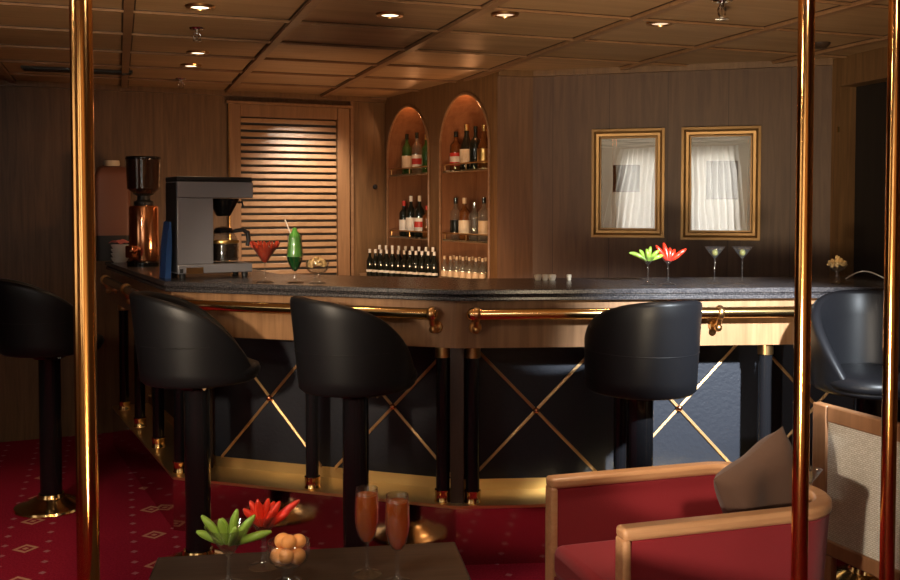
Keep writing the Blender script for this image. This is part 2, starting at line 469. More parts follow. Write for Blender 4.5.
# front wall behind the camera, with two windows
winx = [(-1.80, -1.28), (-.86, -.26)]
bm = bmesh.new()
xs = [-4.3, winx[0][0], winx[0][1], winx[1][0], winx[1][1], 3.9]
WZ0, WZ1 = .9, 2.18
for i in range(5):
    if i in (1, 3):
        box(bm, xs[i], xs[i + 1], FR - .1, FR, 0, WZ0); box(bm, xs[i], xs[i + 1], FR - .1, FR, WZ1, CZ)
    else:
        box(bm, xs[i], xs[i + 1], FR - .1, FR, 0, CZ)
struct('wall_front', bm, M['plaster'], smooth=False)
for k, (a, b) in enumerate(winx):
    w = bmesh.new()
    for q in ((a, a + .04, WZ0, WZ1), (b - .04, b, WZ0, WZ1), (a, b, WZ0, WZ0 + .04), (a, b, WZ1 - .04, WZ1), ((a + b) / 2 - .015, (a + b) / 2 + .015, WZ0, WZ1)):
        box(w, q[0], q[1], FR - .08, FR - .03, q[2], q[3])
    struct('window_%d' % (k + 1), w, M['white'], smooth=False)
    # sheer curtain, narrow at the rail and wide at the hem
    cb = bmesh.new(); nx, nz = 90, 14; grid = []
    xa_t, xb_t, xa_b, xb_b = (a - .01, b + .06, a - .26, b + .08) if k == 0 else (a - .04, b + .02, a - .02, b + .14)
    for j in range(nz + 1):
        t = j / nz; z = 2.27 - t * 2.2
        tt = min(1, t * 1.9)
        xa = xa_t + (xa_b - xa_t) * tt; xb = xb_t + (xb_b - xb_t) * tt
        grid.append([cb.verts.new((xa + (xb - xa) * i / nx, FR + .07 + .028 * math.sin(i / nx * 2 * PI * 8.5 + .5 * math.sin(t * 3)), z)) for i in range(nx + 1)])
    for j in range(nz):
        for i in range(nx): cb.faces.new((grid[j][i], grid[j][i + 1], grid[j + 1][i + 1], grid[j + 1][i]))
    c = obj('curtain', cb, M['sheer']); tag(c, ['white sheer curtain at the window behind the viewer, mirrored in the left picture',
                                              'white sheer curtain at the window behind the viewer, mirrored in the right picture'][k], 'curtain')
    L = bpy.data.lights.new('window_daylight', 'AREA'); L.shape = 'RECTANGLE'; L.size = b - a; L.size_y = WZ1 - WZ0
    L.energy = 17; L.color = (1, .95, .88)
    lo = bpy.data.objects.new('window_daylight', L); C.objects.link(lo)
    lo.location = ((a + b) / 2, FR - .16, (WZ0 + WZ1) / 2); lo.rotation_euler = (PI / 2, 0, 0)      # faces +Y

w = bmesh.new()  # unseen window added to give the left rail its long highlight
for q in ((LWY0, LWY0 + .04, .9, 2.18), (LWY1 - .04, LWY1, .9, 2.18), (LWY0, LWY1, .9, .94), (LWY0, LWY1, 2.14, 2.18), (.385, .415, .9, 2.18)):
    box(w, -4.28, -4.23, q[0], q[1], q[2], q[3])
struct('window_3', w, M['white'], smooth=False)
cb = bmesh.new(); grid = []
for j in range(5):
    grid.append([cb.verts.new((-4.2 + .07 + .03 * math.sin(i / 150 * 2 * PI * 22), LWY0 - .15 + (LWY1 - LWY0 + .3) * i / 150, 2.27 - 2.2 * j / 4)) for i in range(151)])
for j in range(4):
    for i in range(150): cb.faces.new((grid[j][i], grid[j][i + 1], grid[j + 1][i + 1], grid[j + 1][i]))
tag(obj('curtain', cb, M['sheer']), 'wide white sheer curtain at the added left wall window, beside the viewer', 'curtain')
L = bpy.data.lights.new('window_daylight', 'AREA'); L.shape = 'RECTANGLE'; L.size = LWY1 - LWY0; L.size_y = 1.28; L.energy = 26; L.color = (1, .90, .76)  # daylight for the added left window
lo = bpy.data.objects.new('window_daylight', L); C.objects.link(lo); lo.location = (-4.36, (LWY0 + LWY1) / 2, 1.54); lo.rotation_euler = (PI / 2, 0, -PI / 2)

# ceiling battens (grid turned with the room)
g1 = Vector((-.3284, .9446)); g2 = Vector((.9446, .3284))
def gpt(q, p): return g2 * q + g1 * p
def inroom(pt):
    return -4.15 < pt.x < 3.9 and -1.2 < pt.y < 7.2
ang = math.atan2(g2.y, g2.x)
def battens(name, half, drop, mat, along):
    bm = bmesh.new()
    for n in range(-9, 9):
        if along:
            q = .05 + .672 * n; a, b = gpt(q, -3.5), gpt(q, 9); w = g2 * half
        else:
            p = 4.12 + .537 * n; a, b = gpt(-5.5, p), gpt(6, p); w = g1 * half
        prism(bm, [a - w, b - w, b + w, a + w], CZ - drop, CZ + .001)
    struct(name, bm, mat, smooth=False)
battens('trim_6', .019, .018, M['batten'], True)
battens('trim_7', .0075, .012, M['batten'], False)
battens('trim_9', .026, .003, M['shadow_line'], True)  # dark strips as painted shadow beside the long battens
battens('trim_10', .014, .0022, M['shadow_line'], False)  # the same painted shadow beside the cross battens

# recessed downlights
def downlight(px, py, mat, label, watts, col):
    p = FL(px, py, CZ)
    t = thing('downlight', label, 'ceiling light', (p.x, p.y, CZ), 0, 'recessed ceiling downlights')
    obj('trim_ring', lathe([(.038, -.004), (.040, -.010), (.056, -.008), (.060, -.001), (.038, -.001)], 28), M['brassdark'], t)
    obj('lens', lathe([(0, -.004), (.025, -.0055), (.038, -.004)], 24), mat, t)
    L = bpy.data.lights.new('downlight_lamp', 'SPOT'); L.energy = watts; L.color = col; L.spot_size = R(105); L.spot_blend = .6; L.shadow_soft_size = .035
    lo = bpy.data.objects.new('downlight_lamp', L); C.objects.link(lo); lo.location = (p.x, p.y, CZ - .015)
    return t
WARM = (1, .66, .36)
downlight(200, 6, M['lampglow'], 'lit recessed downlight at the top left, nearest the left brass pole', 11, WARM)
downlight(198, 52, M['lampglow'], 'lit recessed downlight between the two small sprinklers, the nearer of that pair', 11, WARM)
downlight(191, 65, M['lampglow'], 'lit recessed downlight just before the far sprinkler near the left wall', 10, WARM)
downlight(390, 14, M['lampglow'], 'lit recessed downlight above the left arched bottle niche', 9, WARM)
downlight(505, 13.5, M['lampdim'], 'dim recessed downlight above the right arched bottle niche', 3, (1, .6, .35))
downlight(660, 22.5, M['lampdim'], 'dim recessed downlight above the two framed pictures', 4, (1, .7, .5))

def sprinkler(px, py, s, label, drop=.045):
    p = FL(px, py, CZ - drop * .5)
    t = thing('sprinkler', label, 'sprinkler', (p.x, p.y, CZ), .6, 'ceiling sprinklers')
    obj('escutcheon', lathe([(0, -.001), (.034 * s, -.001), (.030 * s, -.008 * s), (.012 * s, -.012 * s), (0, -.012 * s)], 24), M['chrome'], t)
    b = bmesh.new()
    lathe([(0, -.010 * s), (.009 * s, -.010 * s), (.009 * s, -.026 * s), (0, -.026 * s)], 12, b)
    for sg in (-1, 1):
        tube([(sg * .008 * s, 0, -.02 * s), (sg * .016 * s, 0, -.032 * s), (sg * .014 * s, 0, -.048 * s), (0, 0, -.058 * s)], .0032 * s, 6, b)
    tube([(0, 0, -.026 * s), (0, 0, -.058 * s)], .003 * s, 6, b)
    obj('nozzle_frame', b, M['chrome'], t)
    b = bmesh.new()
    lathe([(0, -.058 * s), (.02 * s, -.057 * s), (.02 * s, -.060 * s), (0, -.061 * s)], 16, b)
    obj('deflector', b, M['chrome'], t)
sprinkler(197, 33, 1.0, 'small chrome ceiling sprinkler nearer the viewer, at the upper left')
sprinkler(181, 82, 1.0, 'small chrome ceiling sprinkler by the back wall, farthest left')
sprinkler(722, 5, 1.3, 'large chrome ceiling sprinkler above the right framed picture')

# long air vent slot at the far left of the ceiling
pv = FL(78, 69, CZ)
t = thing('air_vent', 'long black slotted air vent in the ceiling at far left', 'vent', (pv.x, pv.y, CZ), ang)
obj('vent_body', BX(-.30, .30, -.05, .05, -.014, -.001), M['blackmat'], t, smooth=False)
b = bmesh.new()
for i in range(4): box(b, -.29, .29, -.036 + .024 * i - .004, -.036 + .024 * i + .004, -.02, -.0135)
obj('vent_blades', b, M['black'], t, smooth=False)
pv = FL(820, 43, CZ)
t = thing('smoke_detector', 'small dark ceiling detector beside the second brass pole', 'detector', (pv.x, pv.y, CZ))
obj('body', lathe([(0, -.028), (.03, -.026), (.045, -.012), (.05, -.001), (0, -.001)], 24), M['darkwood'], t)

# ------------------------------------------------------------------ louvred shutter in the back wall
bd = (B1 - B0).normalized(); bn = Vector((bd.y, -bd.x))
A0 = Vector((-2.36, 6.26))
def bpt(px, o=0.0):
    k = (px - 450) / F
    s = (A0.y * k - A0.x) / (bd.x - bd.y * k)
    return s
s0, s1, i0, i1 = bpt(229), bpt(348), bpt(240), bpt(336)
sh = thing('louvred_shutter', 'brown wooden louvred shutter filling a framed hatch in the back wall', 'shutter',
           ((A0 + bd * s0).x, (A0 + bd * s0).y, .86), math.atan2(bd.y, bd.x))
W = s1 - s0; ia = i0 - s0; ib = i1 - s0
b = bmesh.new(); H = 2.21 - .86
box(b, 0, ia, -.05, 0, 0, H); box(b, ib, W, -.05, 0, 0, H); box(b, ia, ib, -.045, 0, H - .085, H); box(b, ia, ib, -.045, 0, 0, .06)
obj('frame', b, M['frame_wood'], sh, bevel=.004)
b = bmesh.new(); nsl = 25; pitch = (H - .085 - .06) / nsl
for i in range(nsl):
    z = .06 + pitch * (i + .5)
    mt = Matrix.Translation((0, -.022, z)) @ Matrix.Rotation(R(80), 4, 'X')
    box(b, ia + .002, ib - .002, -.0158, .0158, -.0045, .0045, mt)
obj('slats', b, M['slat'], sh, bevel=.003)
obj('gap_shade', BX(ia, ib, -.004, -.001, .05, H - .08), M['blackmat'], sh, smooth=False)  # black sheet that paints the shaded gaps between the slats
b = bmesh.new(); box(b, -.007, 0, -.052, -.03, .2, H)
obj('brass_edge_strip', b, M['brass'], sh, smooth=False)
b = bmesh.new(); box(b, -.02, W + .02, -.06, 0, H, H + .02); obj('head_moulding', b, M['frame_wood'], sh, bevel=.004)
# upright trim at the right of the shutter
sA = A0 + bd * (bpt(350)); sB = A0 + bd * (bpt(353))
bm = bmesh.new(); prism(bm, [sA, sB, sB + bn * .02, sA + bn * .02], 0, CZ); struct('trim_8', bm, M['batten'], smooth=False)
# small black socket on the wall right of it
sk = A0 + bd * bpt(375)
pz = 1.5 + (207 - 187) / F * sk.y
t = thing('wall_knob', 'small round black knob on the wall between shutter and niches', 'knob', (sk.x, sk.y, pz), math.atan2(bd.y, bd.x))
b = lathe([(0, 0), (.018, 0), (.018, .008), (.010, .02), (0, .022)], 16)
bmesh.ops.rotate(b, verts=b.verts[:], cent=(0, 0, 0), matrix=Matrix.Rotation(R(90), 3, 'X'))
obj('knob', b, M['blackmat'], t)

# ------------------------------------------------------------------ framed pictures
pdv = (W2 - P1).normalized(); pn = Vector((pdv.y, -pdv.x))
def picture(px0, px1, z0, z1, art, label):
    def sp(px):
        k = (px - 450) / F
        return (P1.y * k - P1.x) / (pdv.x - pdv.y * k)
    a, b_ = sp(px0), sp(px1); w = b_ - a; h = z1 - z0
    o = P1 + pdv * (a + w / 2)
    t = thing('framed_picture', label, 'picture', (o.x, o.y, z0), math.atan2(pdv.y, pdv.x), 'framed pictures')
    fw = .046
    b = bmesh.new()
    # mitred moulding: outer high edge falling to the sight edge
    prof = [(0, 0), (0, .034), (.014, .036), (.026, .024), (.040, .022), (fw, .012), (fw, 0)]
    corners = [(-w / 2, 0, 1, 1), (w / 2, 0, -1, 1), (w / 2, h, -1, -1), (-w / 2, h, 1, -1)]
    rings = [[b.verts.new((cx + sx * i, -d - .001, cz + sz * i)) for i, d in prof] for cx, cz, sx, sz in corners]
    for k in range(4):
        A, B = rings[k], rings[(k + 1) % 4]
        for i in range(len(prof)): b.faces.new((A[i], B[i], B[(i + 1) % len(prof)], A[(i + 1) % len(prof)]))
    obj('frame', b, M['goldframe'], t, ang=25)
    b = bmesh.new(); q = fw; e = .008
    for bx in ((-w / 2 + q, -w / 2 + q + e, q, h - q), (w / 2 - q - e, w / 2 - q, q, h - q), (-w / 2 + q, w / 2 - q, q, q + e), (-w / 2 + q, w / 2 - q, h - q - e, h - q)):
        box(b, bx[0], bx[1], -.012, -.002, bx[2], bx[3])
    obj('slip', b, M['goldframe2'], t, smooth=False)
    obj('mount', BX(-w / 2 + q - .002, w / 2 - q + .002, -.005, -.002, q - .002, h - q + .002), M['mount'], t, smooth=False)
    ax0, ax1, az0, az1 = [(x * s) for x, s in zip(art, (w, w, h, h))]
    obj('print', BX(ax0, ax1, -.0058, -.0048, az0, az1), M['art'], t, smooth=False)
    obj('glazing', BX(-w / 2 + q, w / 2 - q, -.0095, -.0085, q, h - q), M['glazing'], t, smooth=False)
picture(592, 664.5, 1.325, 1.947, (-.21, .16, .42, .67), 'gold framed picture on the left, over the green and red garnished cocktails')
picture(681, 760, 1.315, 1.947, (-.18, .22, .36, .70), 'gold framed picture on the right, over the two olive martinis')

# ------------------------------------------------------------------ the bar
P0 = Vector((.025, 3.95))
aR, aL, aS = R(4.5), R(18.5), R(28)
dR = Vector((math.cos(aR), math.sin(aR))); dL = Vector((-math.cos(aL), math.sin(aL))); dS = Vector((-math.sin(aS), math.cos(aS)))
LLEN, SLEN, RLEN = 1.38, 1.78, 2.31
Lc = P0 + dL * LLEN; Se = Lc + dS * SLEN; Re = P0 + dR * RLEN
nR = Vector((dR.y, -dR.x)); nL = Vector((-dL.y, dL.x)); nS = Vector((-dS.y, dS.x))
SEG = {'R': (P0, dR, nR), 'L': (P0, dL, nL), 'S': (Lc, dS, nS)}
def bp(seg, u, o, z):
    p, d, n = SEG[seg]; q = p + d * u + n * o
    return Vector((q.x, q.y, z))
path = [(Se, nS), (Lc, (nS + nL) / (1 + nS.dot(nL))), (P0, (nL + nR) / (1 + nL.dot(nR))), (Re, nR)]
def strip(bm, o0, o1, z0, z1):
    rings = []
    for p, m in path:
        a, c = p + m * o0, p + m * o1
        rings.append([bm.verts.new((a.x, a.y, z0)), bm.verts.new((c.x, c.y, z0)), bm.verts.new((c.x, c.y, z1)), bm.verts.new((a.x, a.y, z1))])
    for A, B in zip(rings, rings[1:]):
        for i in range(4): bm.faces.new((A[i], B[i], B[(i + 1) % 4], A[(i + 1) % 4]))
    bm.faces.new(rings[0]); bm.faces.new(rings[-1][::-1])
    return bm
bar = thing('bar_counter', 'long angled cocktail bar with granite top, wooden fascia and black padded front', 'bar', (P0.x, P0.y, 0))
BARO = Vector((P0.x, P0.y, 0))
def barpart(name, bm, m, parent=bar, **k):
    bmesh.ops.translate(bm, verts=bm.verts[:], vec=-BARO)
    return obj(name, bm, m, parent, **k)
BT = 1.16
b = bmesh.new(); strip(b, -.58, .035, 1.138, BT); strip(b, -.57, .026, 1.130, 1.138); strip(b, -.58, .030, 1.112, 1.130)
barpart('countertop', b, M['granite'], bevel=.004)
barpart('fascia', strip(bmesh.new(), -.25, 0, .913, 1.112), M['fascia'], smooth=False)
barpart('back_board', strip(bmesh.new(), -.52, -.49, 0, 1.112), M['darkwood'], smooth=False)
barpart('base_rail', strip(bmesh.new(), -.25, -.218, .25, .30), M['brassledge'], smooth=False)
barpart('ledge', strip(bmesh.new(), -.25, .002, .238, .25), M['brassledge'], smooth=False)
barpart('kick_plate', strip(bmesh.new(), -.25, 0, 0, .2375), M['mirror'], smooth=False)
cuts = {'R': [.045, .70, 1.335, 1.97, RLEN], 'L': [.045, .69, 1.29], 'S': [.09, .61, 1.14, 1.67]}
for sg, us in cuts.items():
    for i, (u0, u1) in enumerate(zip(us, us[1:])):
        b = bmesh.new()
        q = [bp(sg, u0, -.218, 0), bp(sg, u1, -.218, 0), bp(sg, u1, -.25, 0), bp(sg, u0, -.25, 0)]
        prism(b, q, .30, .913)
        pan = barpart('front_panel', b, M['panel'], smooth=False)
        c = (u0 + u1) / 2
        if sg == 'S' or u1 - u0 < .5:
            if sg == 'S':
                pb = bmesh.new(); tube([bp(sg, c, -.213, .30), bp(sg, c, -.213, .91)], .006, 8, pb)
                barpart('upright_strip', pb, M['brass'], pan)
            continue
        for (ua, ub) in ((u0 + .035, u1 - .035), (u1 - .035, u0 + .035)):
            pb = bmesh.new()
            for dz in (-.0042, .0042):
                tube([bp(sg, ua, -.213, .30 + dz), bp(sg, ub, -.213, .905 + dz)], .0042, 8, pb)
            barpart('cross_strip', pb, M['satin'], pan)
        pb = bmesh.new(); ball(pb, bp(sg, c, -.205, .6025), .015, 2)
        barpart('stud', pb, M['copper'], pan)
# black columns with brass caps and feet, standing on the ledge
def pilaster(sg, u, o=-.05):
    z0, z1 = .25, .913
    c = bp(sg, u, o, 0)
    r = .029
    col = barpart('pilaster', lathe([(r, z0 + .05), (r, z1 - .045)], 20, off=c), M['black'])
    barpart('pilaster_foot', lathe([(0, z0), (r + .007, z0), (r + .007, z0 + .006), (r + .004, z0 + .010), (r + .004, z0 + .042), (r + .006, z0 + .046), (r + .006, z0 + .052), (0, z0 + .052)], 20, off=c), M['brass'], col)
    barpart('pilaster_cap', lathe([(0, z1 - .047), (r + .004, z1 - .047), (r + .004, z1 - .002), (0, z1 - .002)], 20, off=c), M['brassdark'], col)
for sg, us in (('R', [.075, .71, 1.345, 1.98]), ('L', [.075, .69, 1.31]), ('S', [.07, .59, 1.12, 1.64])):
    for u in us: pilaster(sg, u)
# corner posts
b = bmesh.new()
prism(b, [bp('L', .035, -.03, 0), bp('R', .035, -.03, 0), bp('R', .03, -.2, 0), bp('L', .03, -.2, 0)], .25, .913)
barpart('corner_post', b, M['darkwood'], smooth=False)
b = bmesh.new()
prism(b, [bp('S', .02, -.06, 0), bp('L', LLEN - .02, -.06, 0), bp('L', LLEN - .06, -.2, 0), bp('S', .06, -.2, 0)], .25, .913)
barpart('corner_post', b, M['darkwood'], smooth=False)
# hand rail in front of the fascia
RZ, RO = 1.060, .062
def rail(sg, u0, u1, br):
    b = tube([bp(sg, u0, RO, RZ), bp(sg, u1, RO, RZ)], .0235, 20)
    rl = barpart('hand_rail', b, M['brass'])
    for k, u in enumerate(br):
        b = bmesh.new()
        p = SEG[sg][1]
        # collar round the rail
        d3 = Vector((p.x, p.y, 0))
        c = bp(sg, u, RO, RZ)
        tube([c - d3 * .012, c - d3 * .006, c + d3 * .006, c + d3 * .012], [.026, .031, .031, .026], 20, b)
        tube([bp(sg, u, RO, RZ - .02), bp(sg, u, RO - .01, RZ - .045), bp(sg, u, .024, RZ - .062), bp(sg, u, .004, RZ - .060)], [.013, .012, .011, .016], 12, b)
        ball(b, bp(sg, u, RO - .016, RZ - .066), .017, 2)
        tube([bp(sg, u, .001, RZ - .060), bp(sg, u, .010, RZ - .060)], [.028, .025], 16, b)
        barpart('rail_bracket', b, M['brassdark'], rl)
    for u in (u0, u1):
        b = bmesh.new(); ball(b, bp(sg, u, RO, RZ), .029, 2)
        barpart('rail_end_cap', b, M['brass'], rl)
rail('R', .065, 2.24, [.08, 1.10, 2.0])
rail('L', .085, 1.34, [.085, .52, 1.30])
rail('S', .09, 1.62, [.12, .85, 1.58])

# ------------------------------------------------------------------ back counter below the niches
b = bmesh.new()
q = [B1 + nd * .03 + nn * .002, B1 + nd * 1.60 + nn * .002, B1 + nd * 1.60 + nn * .14, B1 + nd * .42 + nn * .36, B1 + nd * .03 + nn * .22]
q = [Vector((p.x, p.y)) for p in q]
bc = thing('back_counter', 'low wooden back counter carrying the rows of small bottles', 'counter', (q[0].x, q[0].y, 0))
o0 = Vector((q[0].x, q[0].y, 0))
b = bmesh.new(); prism(b, q, .98, NB); bmesh.ops.translate(b, verts=b.verts[:], vec=-o0); obj('worktop', b, M['fascia'], bc, smooth=False)
cen = sum(q, Vector((0, 0))) / 5
b = bmesh.new(); prism(b, [cen + (p - cen) * .97 for p in q], 0, .9795); bmesh.ops.translate(b, verts=b.verts[:], vec=-o0); obj('carcass', b, M['darkwood'], bc, smooth=False)

# ------------------------------------------------------------------ shelves in the niches
SHZ = (1.735, 1.29)
wh = [('top', 'left'), ('lower', 'left'), ('top', 'right'), ('lower', 'right')]
for k, (u0, u1) in enumerate(niches):
    for j, z in enumerate(SHZ):
        lev = ('upper', 'lower')[j]; side = ('left', 'right')[k]
        c = npt((u0 + u1) / 2, 0, z - .012)
        t = thing('glass_shelf', '%s glass shelf with a gallery rail in the %s arched niche' % (lev, side), 'shelf', c, math.atan2(nd.y, nd.x), 'glass shelves in the niches')
        hw = (u1 - u0) / 2 - .004
        # local +x along nd; room side is -y when nn is right-hand of nd
        sgn = 1 if Vector((-nd.y, nd.x)).dot(nn) > 0 else -1
        y0, y1 = sorted((-sgn * (ND - .01), -sgn * .012))
        obj('pane', BX(-hw, hw, y0, y1, .002, .012), M['shelfglass'], t, smooth=False)
        yf = -sgn * .014
        obj('front_lip', BX(-hw, hw, yf - .004, yf + .004, -.004, .0018), M['batten'], t, smooth=False)
        b = bmesh.new(); tube([(-hw, yf, .052), (hw, yf, .052)], .005, 8, b)
        obj('gallery_rail', b, M['brassdark'], t)
        for x in (-hw + .03, 0, hw - .03):
            obj('rail_post', tube([(x, yf, .0125), (x, yf, .05)], .004, 8), M['brassdark'], t)

# ------------------------------------------------------------------ bottles
def bottle(name, label, cat, h, r, glass, capm, labm, shape='spirit', loc=(0, 0, 0), group=None, labz=(.22, .5), neckm=None, lab2=None):
    t = thing(name, label, cat, loc, random.uniform(0, 6), group)
    if shape == 'wine': sh_, nk = .60, .30
    elif shape == 'champ': sh_, nk = .42, .36
    elif shape == 'mini': sh_, nk = .55, .36
    else: sh_, nk = .64, .33
    rn = r * nk
    prof = [(0, .003), (r * .9, 0), (r, .006), (r, h * sh_)]
    for i in range(1, 7):
        a = i / 6
        prof.append((rn + (r - rn) * (0.5 + 0.5 * math.cos(PI * a)), h * (sh_ + (.80 - sh_) * a)))
    prof += [(rn, h * .90), (rn, h * .955), (0, h * .955)]
    obj('glass_body', lathe(prof, 20), glass, t)
    rc = rn * 1.12
    obj('cap', lathe([(rn * 1.02, h * .86), (rc, h * .862), (rc, h * .998), (rc * .8, h), (0, h)], 16), capm, t)
    if labm:
        obj('paper_label', lathe([(r + .0008, h * labz[0]), (r + .0012, h * (labz[0] + .01)), (r + .0012, h * (labz[1] - .01)), (r + .0008, h * labz[1])], 20), labm, t)
    if lab2:
        z = (labz[0] + labz[1]) / 2
        obj('label_band', lathe([(r + .0016, h * (z - .07)), (r + .0018, h * z), (r + .0016, h * (z + .07))], 20), lab2, t)
    return t
def onshelf(px, k, j, o=-.10):
    """point on a shelf of niche k, level j, seen at pixel column px"""
    kk = (px - 450) / F
    base = B1 + nn * o
    u = (base.y * kk - base.x) / (nd.x - nd.y * kk)
    p = base + nd * u
    return (p.x, p.y, SHZ[j])
G_ = 'bottles on the niche shelves'
rows = [
 (0, 0, [(407, .295, .037, 'greenglass', 'darkglass', 'cream', 'spirit', 'green spirit bottle with cream label, leftmost on upper shelf of left niche', None),
         (417, .295, .036, 'paleglass', 'darkglass', 'white', 'spirit', 'clear bottle with red and white label in the middle of upper shelf of left niche', 'redlab'),
         (426.5, .27, .035, 'greenglass', 'gold', None, 'wine', 'plain green bottle at the right end of upper shelf of left niche', None)]),
 (0, 1, [(404, .255, .035, 'darkglass', 'redlab', 'white', 'spirit', 'dark bottle with a red cap, leftmost on lower shelf of left niche', None),
         (411, .29, .037, 'darkglass', 'white', 'white', 'wine', 'dark bottle with white cap and big white label on lower shelf of left niche', None),
         (419.5, .29, .037, 'darkglass', 'cream', 'white', 'wine', 'dark bottle with a red seal on its label, lower shelf of left niche', 'redlab'),
         (427, .22, .033, 'brownglass', 'redlab', None, 'spirit', 'short brown bottle at right end of lower shelf of left niche', None)]),
 (1, 0, [(456, .26, .040, 'brownglass', 'darkglass', 'redlab', 'spirit', 'brown whisky bottle with red label, leftmost on upper shelf of right niche', 'white'),
         (466.5, .295, .044, 'darkglass', 'gold', 'cream', 'champ', 'dark sparkling wine bottle with gold foil neck, second on upper shelf of right niche', None),
         (475.5, .275, .040, 'darkglass', 'darkglass', None, 'wine', 'plain dark bottle with black cap, third on upper shelf of right niche', None),
         (484, .275, .042, 'brownglass', 'gold', 'gold', 'champ', 'amber bottle with gold label at right end of upper shelf of right niche', None)]),
 (1, 1, [(455.5, .27, .036, 'paleglass', 'darkglass', 'darkglass', 'spirit', 'clear bottle with black cap, leftmost on lower shelf of right niche', None),
         (464.5, .27, .038, 'brownglass', 'beige', 'cream', 'spirit', 'amber bottle with large cream label, second on lower shelf of right niche', None),
         (474.5, .24, .038, 'paleglass', 'chrome', None, 'spirit', 'unlabelled clear bottle with silver stopper, third on lower shelf of right niche', None),
         (484, .27, .036, 'paleglass', 'darkglass', 'beige', 'spirit', 'clear bottle with beige label at right end of lower shelf of right niche', None)]),
]
for k, j, lst in rows:
    for px, h, r, g, c, l, shp, lab, l2 in lst:
        bottle('liquor_bottle', lab, 'bottle', h, r, M[g], M[c], M[l] if l else None, shp, onshelf(px, k, j), G_, (.14, .46), None, M[l2] if l2 else None)
# rows of small dark bottles on the back counter
proto = None
n = 12
for i in range(n):
    f = i / (n - 1)
    a = npt(.385 + f * .545, .285 - .225 * f, NB)
    if proto is None:
        proto = bottle('small_bottle', 'small dark bottle with white neck foil in the back counter row', 'bottle', .19, .0235, M['darkglass'], M['white'], M['white'], 'mini', a,
                       'small dark bottles on the back counter', (.18, .26))
    else:
        dup(proto, a, random.uniform(0, 6))
proto2 = None
for i in range(9):
    f = i / 8
    a = npt(.36 + f * .50, .20 - .165 * f, NB)
    if proto2 is None:
        proto2 = bottle('small_bottle', 'small dark bottle in the rear row on the back counter, taller than the front row', 'bottle', .215, .0235, M['darkglass'], M['white'], M['cream'], 'mini', a,
                        'rear row of small bottles on the back counter', (.2, .4))
    else:
        dup(proto2, a, random.uniform(0, 6))
proto3 = None
for i in range(14):
    row = i % 2; f = (i // 2) / 6
    a = npt(.998 + f * .375, .02 - .07 * row - .07 * f, NB)
    if proto3 is None:
        proto3 = bottle('miniature_bottle', 'clear miniature bottle with beige cap under the right niche', 'bottle', .165, .022, M['paleglass'], M['beige'], M['beige'], 'mini', a,
                        'clear miniatures under the right niche', (.2, .42))
    else:
        dup(proto3, a, random.uniform(0, 6))

# ------------------------------------------------------------------ bar stools
def make_stool(label):
    t = thing('bar_stool', label, 'bar stool', (0, 0, 0), 0, 'black bar stools')
    # barrel shell; front = +y
    nph = 72
    ZB = .783
    def shell_pt(ph, z, inset):
        # ph = 0 at the back
        tt = (z - ZB) / .365
        a = .210 - inset + .008 * tt; bb = (.224 if math.cos(ph) > 0 else .224 + .024 * math.cos(ph) ** 2) - inset
        x = a * math.sin(ph); c = math.cos(ph)
        y = -bb * c
        if c > 0: y -= .040 * tt * c
        return (x, y, z)
    def top(ph):
        d = abs(math.degrees(ph))
        if d > 180: d = 360 - d
        f = 1 - (min(d, 156) / 156) ** 2.8
        return .842 + (1.146 - .842) * f + .008 * math.cos(ph)
    b = bmesh.new(); cols = []
    for i in range(nph):
        ph = 2 * PI * i / nph - PI
        H_ = top(ph); pts = [shell_pt(ph, ZB - .004, .03), shell_pt(ph, ZB, .012), shell_pt(ph, ZB + .012, 0)]
        for j in range(1, 8): pts.append(shell_pt(ph, ZB + .012 + (H_ - .018 - ZB - .012) * j / 7, 0))
        pts += [shell_pt(ph, H_ - .006, .004), shell_pt(ph, H_, .014), shell_pt(ph, H_ + .001, .022), shell_pt(ph, H_ - .004, .034), shell_pt(ph, H_ - .016, .040)]
        zi = min(.80, H_ - .03)
        for j in range(1, 5): pts.append(shell_pt(ph, H_ - .016 + (zi - H_ + .016) * j / 4, .042))
        cols.append([b.verts.new(p) for p in pts])
    for i in range(nph):
        A, B = cols[i], cols[(i + 1) % nph]
        for j in range(len(A) - 1): b.faces.new((A[j], B[j], B[j + 1], A[j + 1]))
    b.faces.new([c[0] for c in cols])
    sh_ = obj('backrest', b, M['leather'], t, ang=60)
    # stitched seam low around the shell
    b = bmesh.new(); pts = []
    for i in range(41):
        ph = -R(100) + R(200) * i / 40
        pts.append(shell_pt(ph, .945, -.0004))
    tube(pts, .0016, 6, b); obj('seam', b, M['leather'], sh_)
    b = bmesh.new()
    prof = [(0, .80), (.185, .80), (.199, .808), (.203, .825), (.196, .846), (.165, .860), (.08, .866), (0, .867)]
    lathe(prof, 48, b, (0, .036, 0), 0, .90, 1.11)
    obj('seat_cushion', b, M['leather'], t, ang=60)
    obj('column', lathe([(0, .04), (.052, .04), (.052, .753), (0, .753)], 32), M['black'], t)
    b = bmesh.new(); lathe([(0, .752), (.075, .752), (.085, .763), (.11, .776), (.11, .7795), (0, .7795)], 28, b)
    obj('swivel_plate', b, M['black'], t)
    for s in (-1, 1): obj('swivel_lever', tube([(s * .07, .02, .760), (s * .15, .02, .772)], .007, 8), M['chrome'], t)
    obj('base', lathe([(0, 0), (.172, 0), (.176, .006), (.172, .016), (.150, .024), (.115, .034), (.09, .050), (.066, .058), (.060, .075), (0, .075)], 48), M['brass'], t)
    return t
st = make_stool('black leather bar stool at far left, partly behind the left brass pole')
st.location = (-1.99, 4.72, 0); st.rotation_euler = (0, 0, R(-58))
dup(st, (-1.05, 3.94, 0), R(-72), 'black leather bar stool second from left, before the coffee machine')
dup(st, (-.375, 3.77, 0), R(-58), 'black leather bar stool behind the pair of champagne flutes')
dup(st, (.747, 3.73, 0), R(22), 'black leather bar stool seen from behind, right of the bar corner')
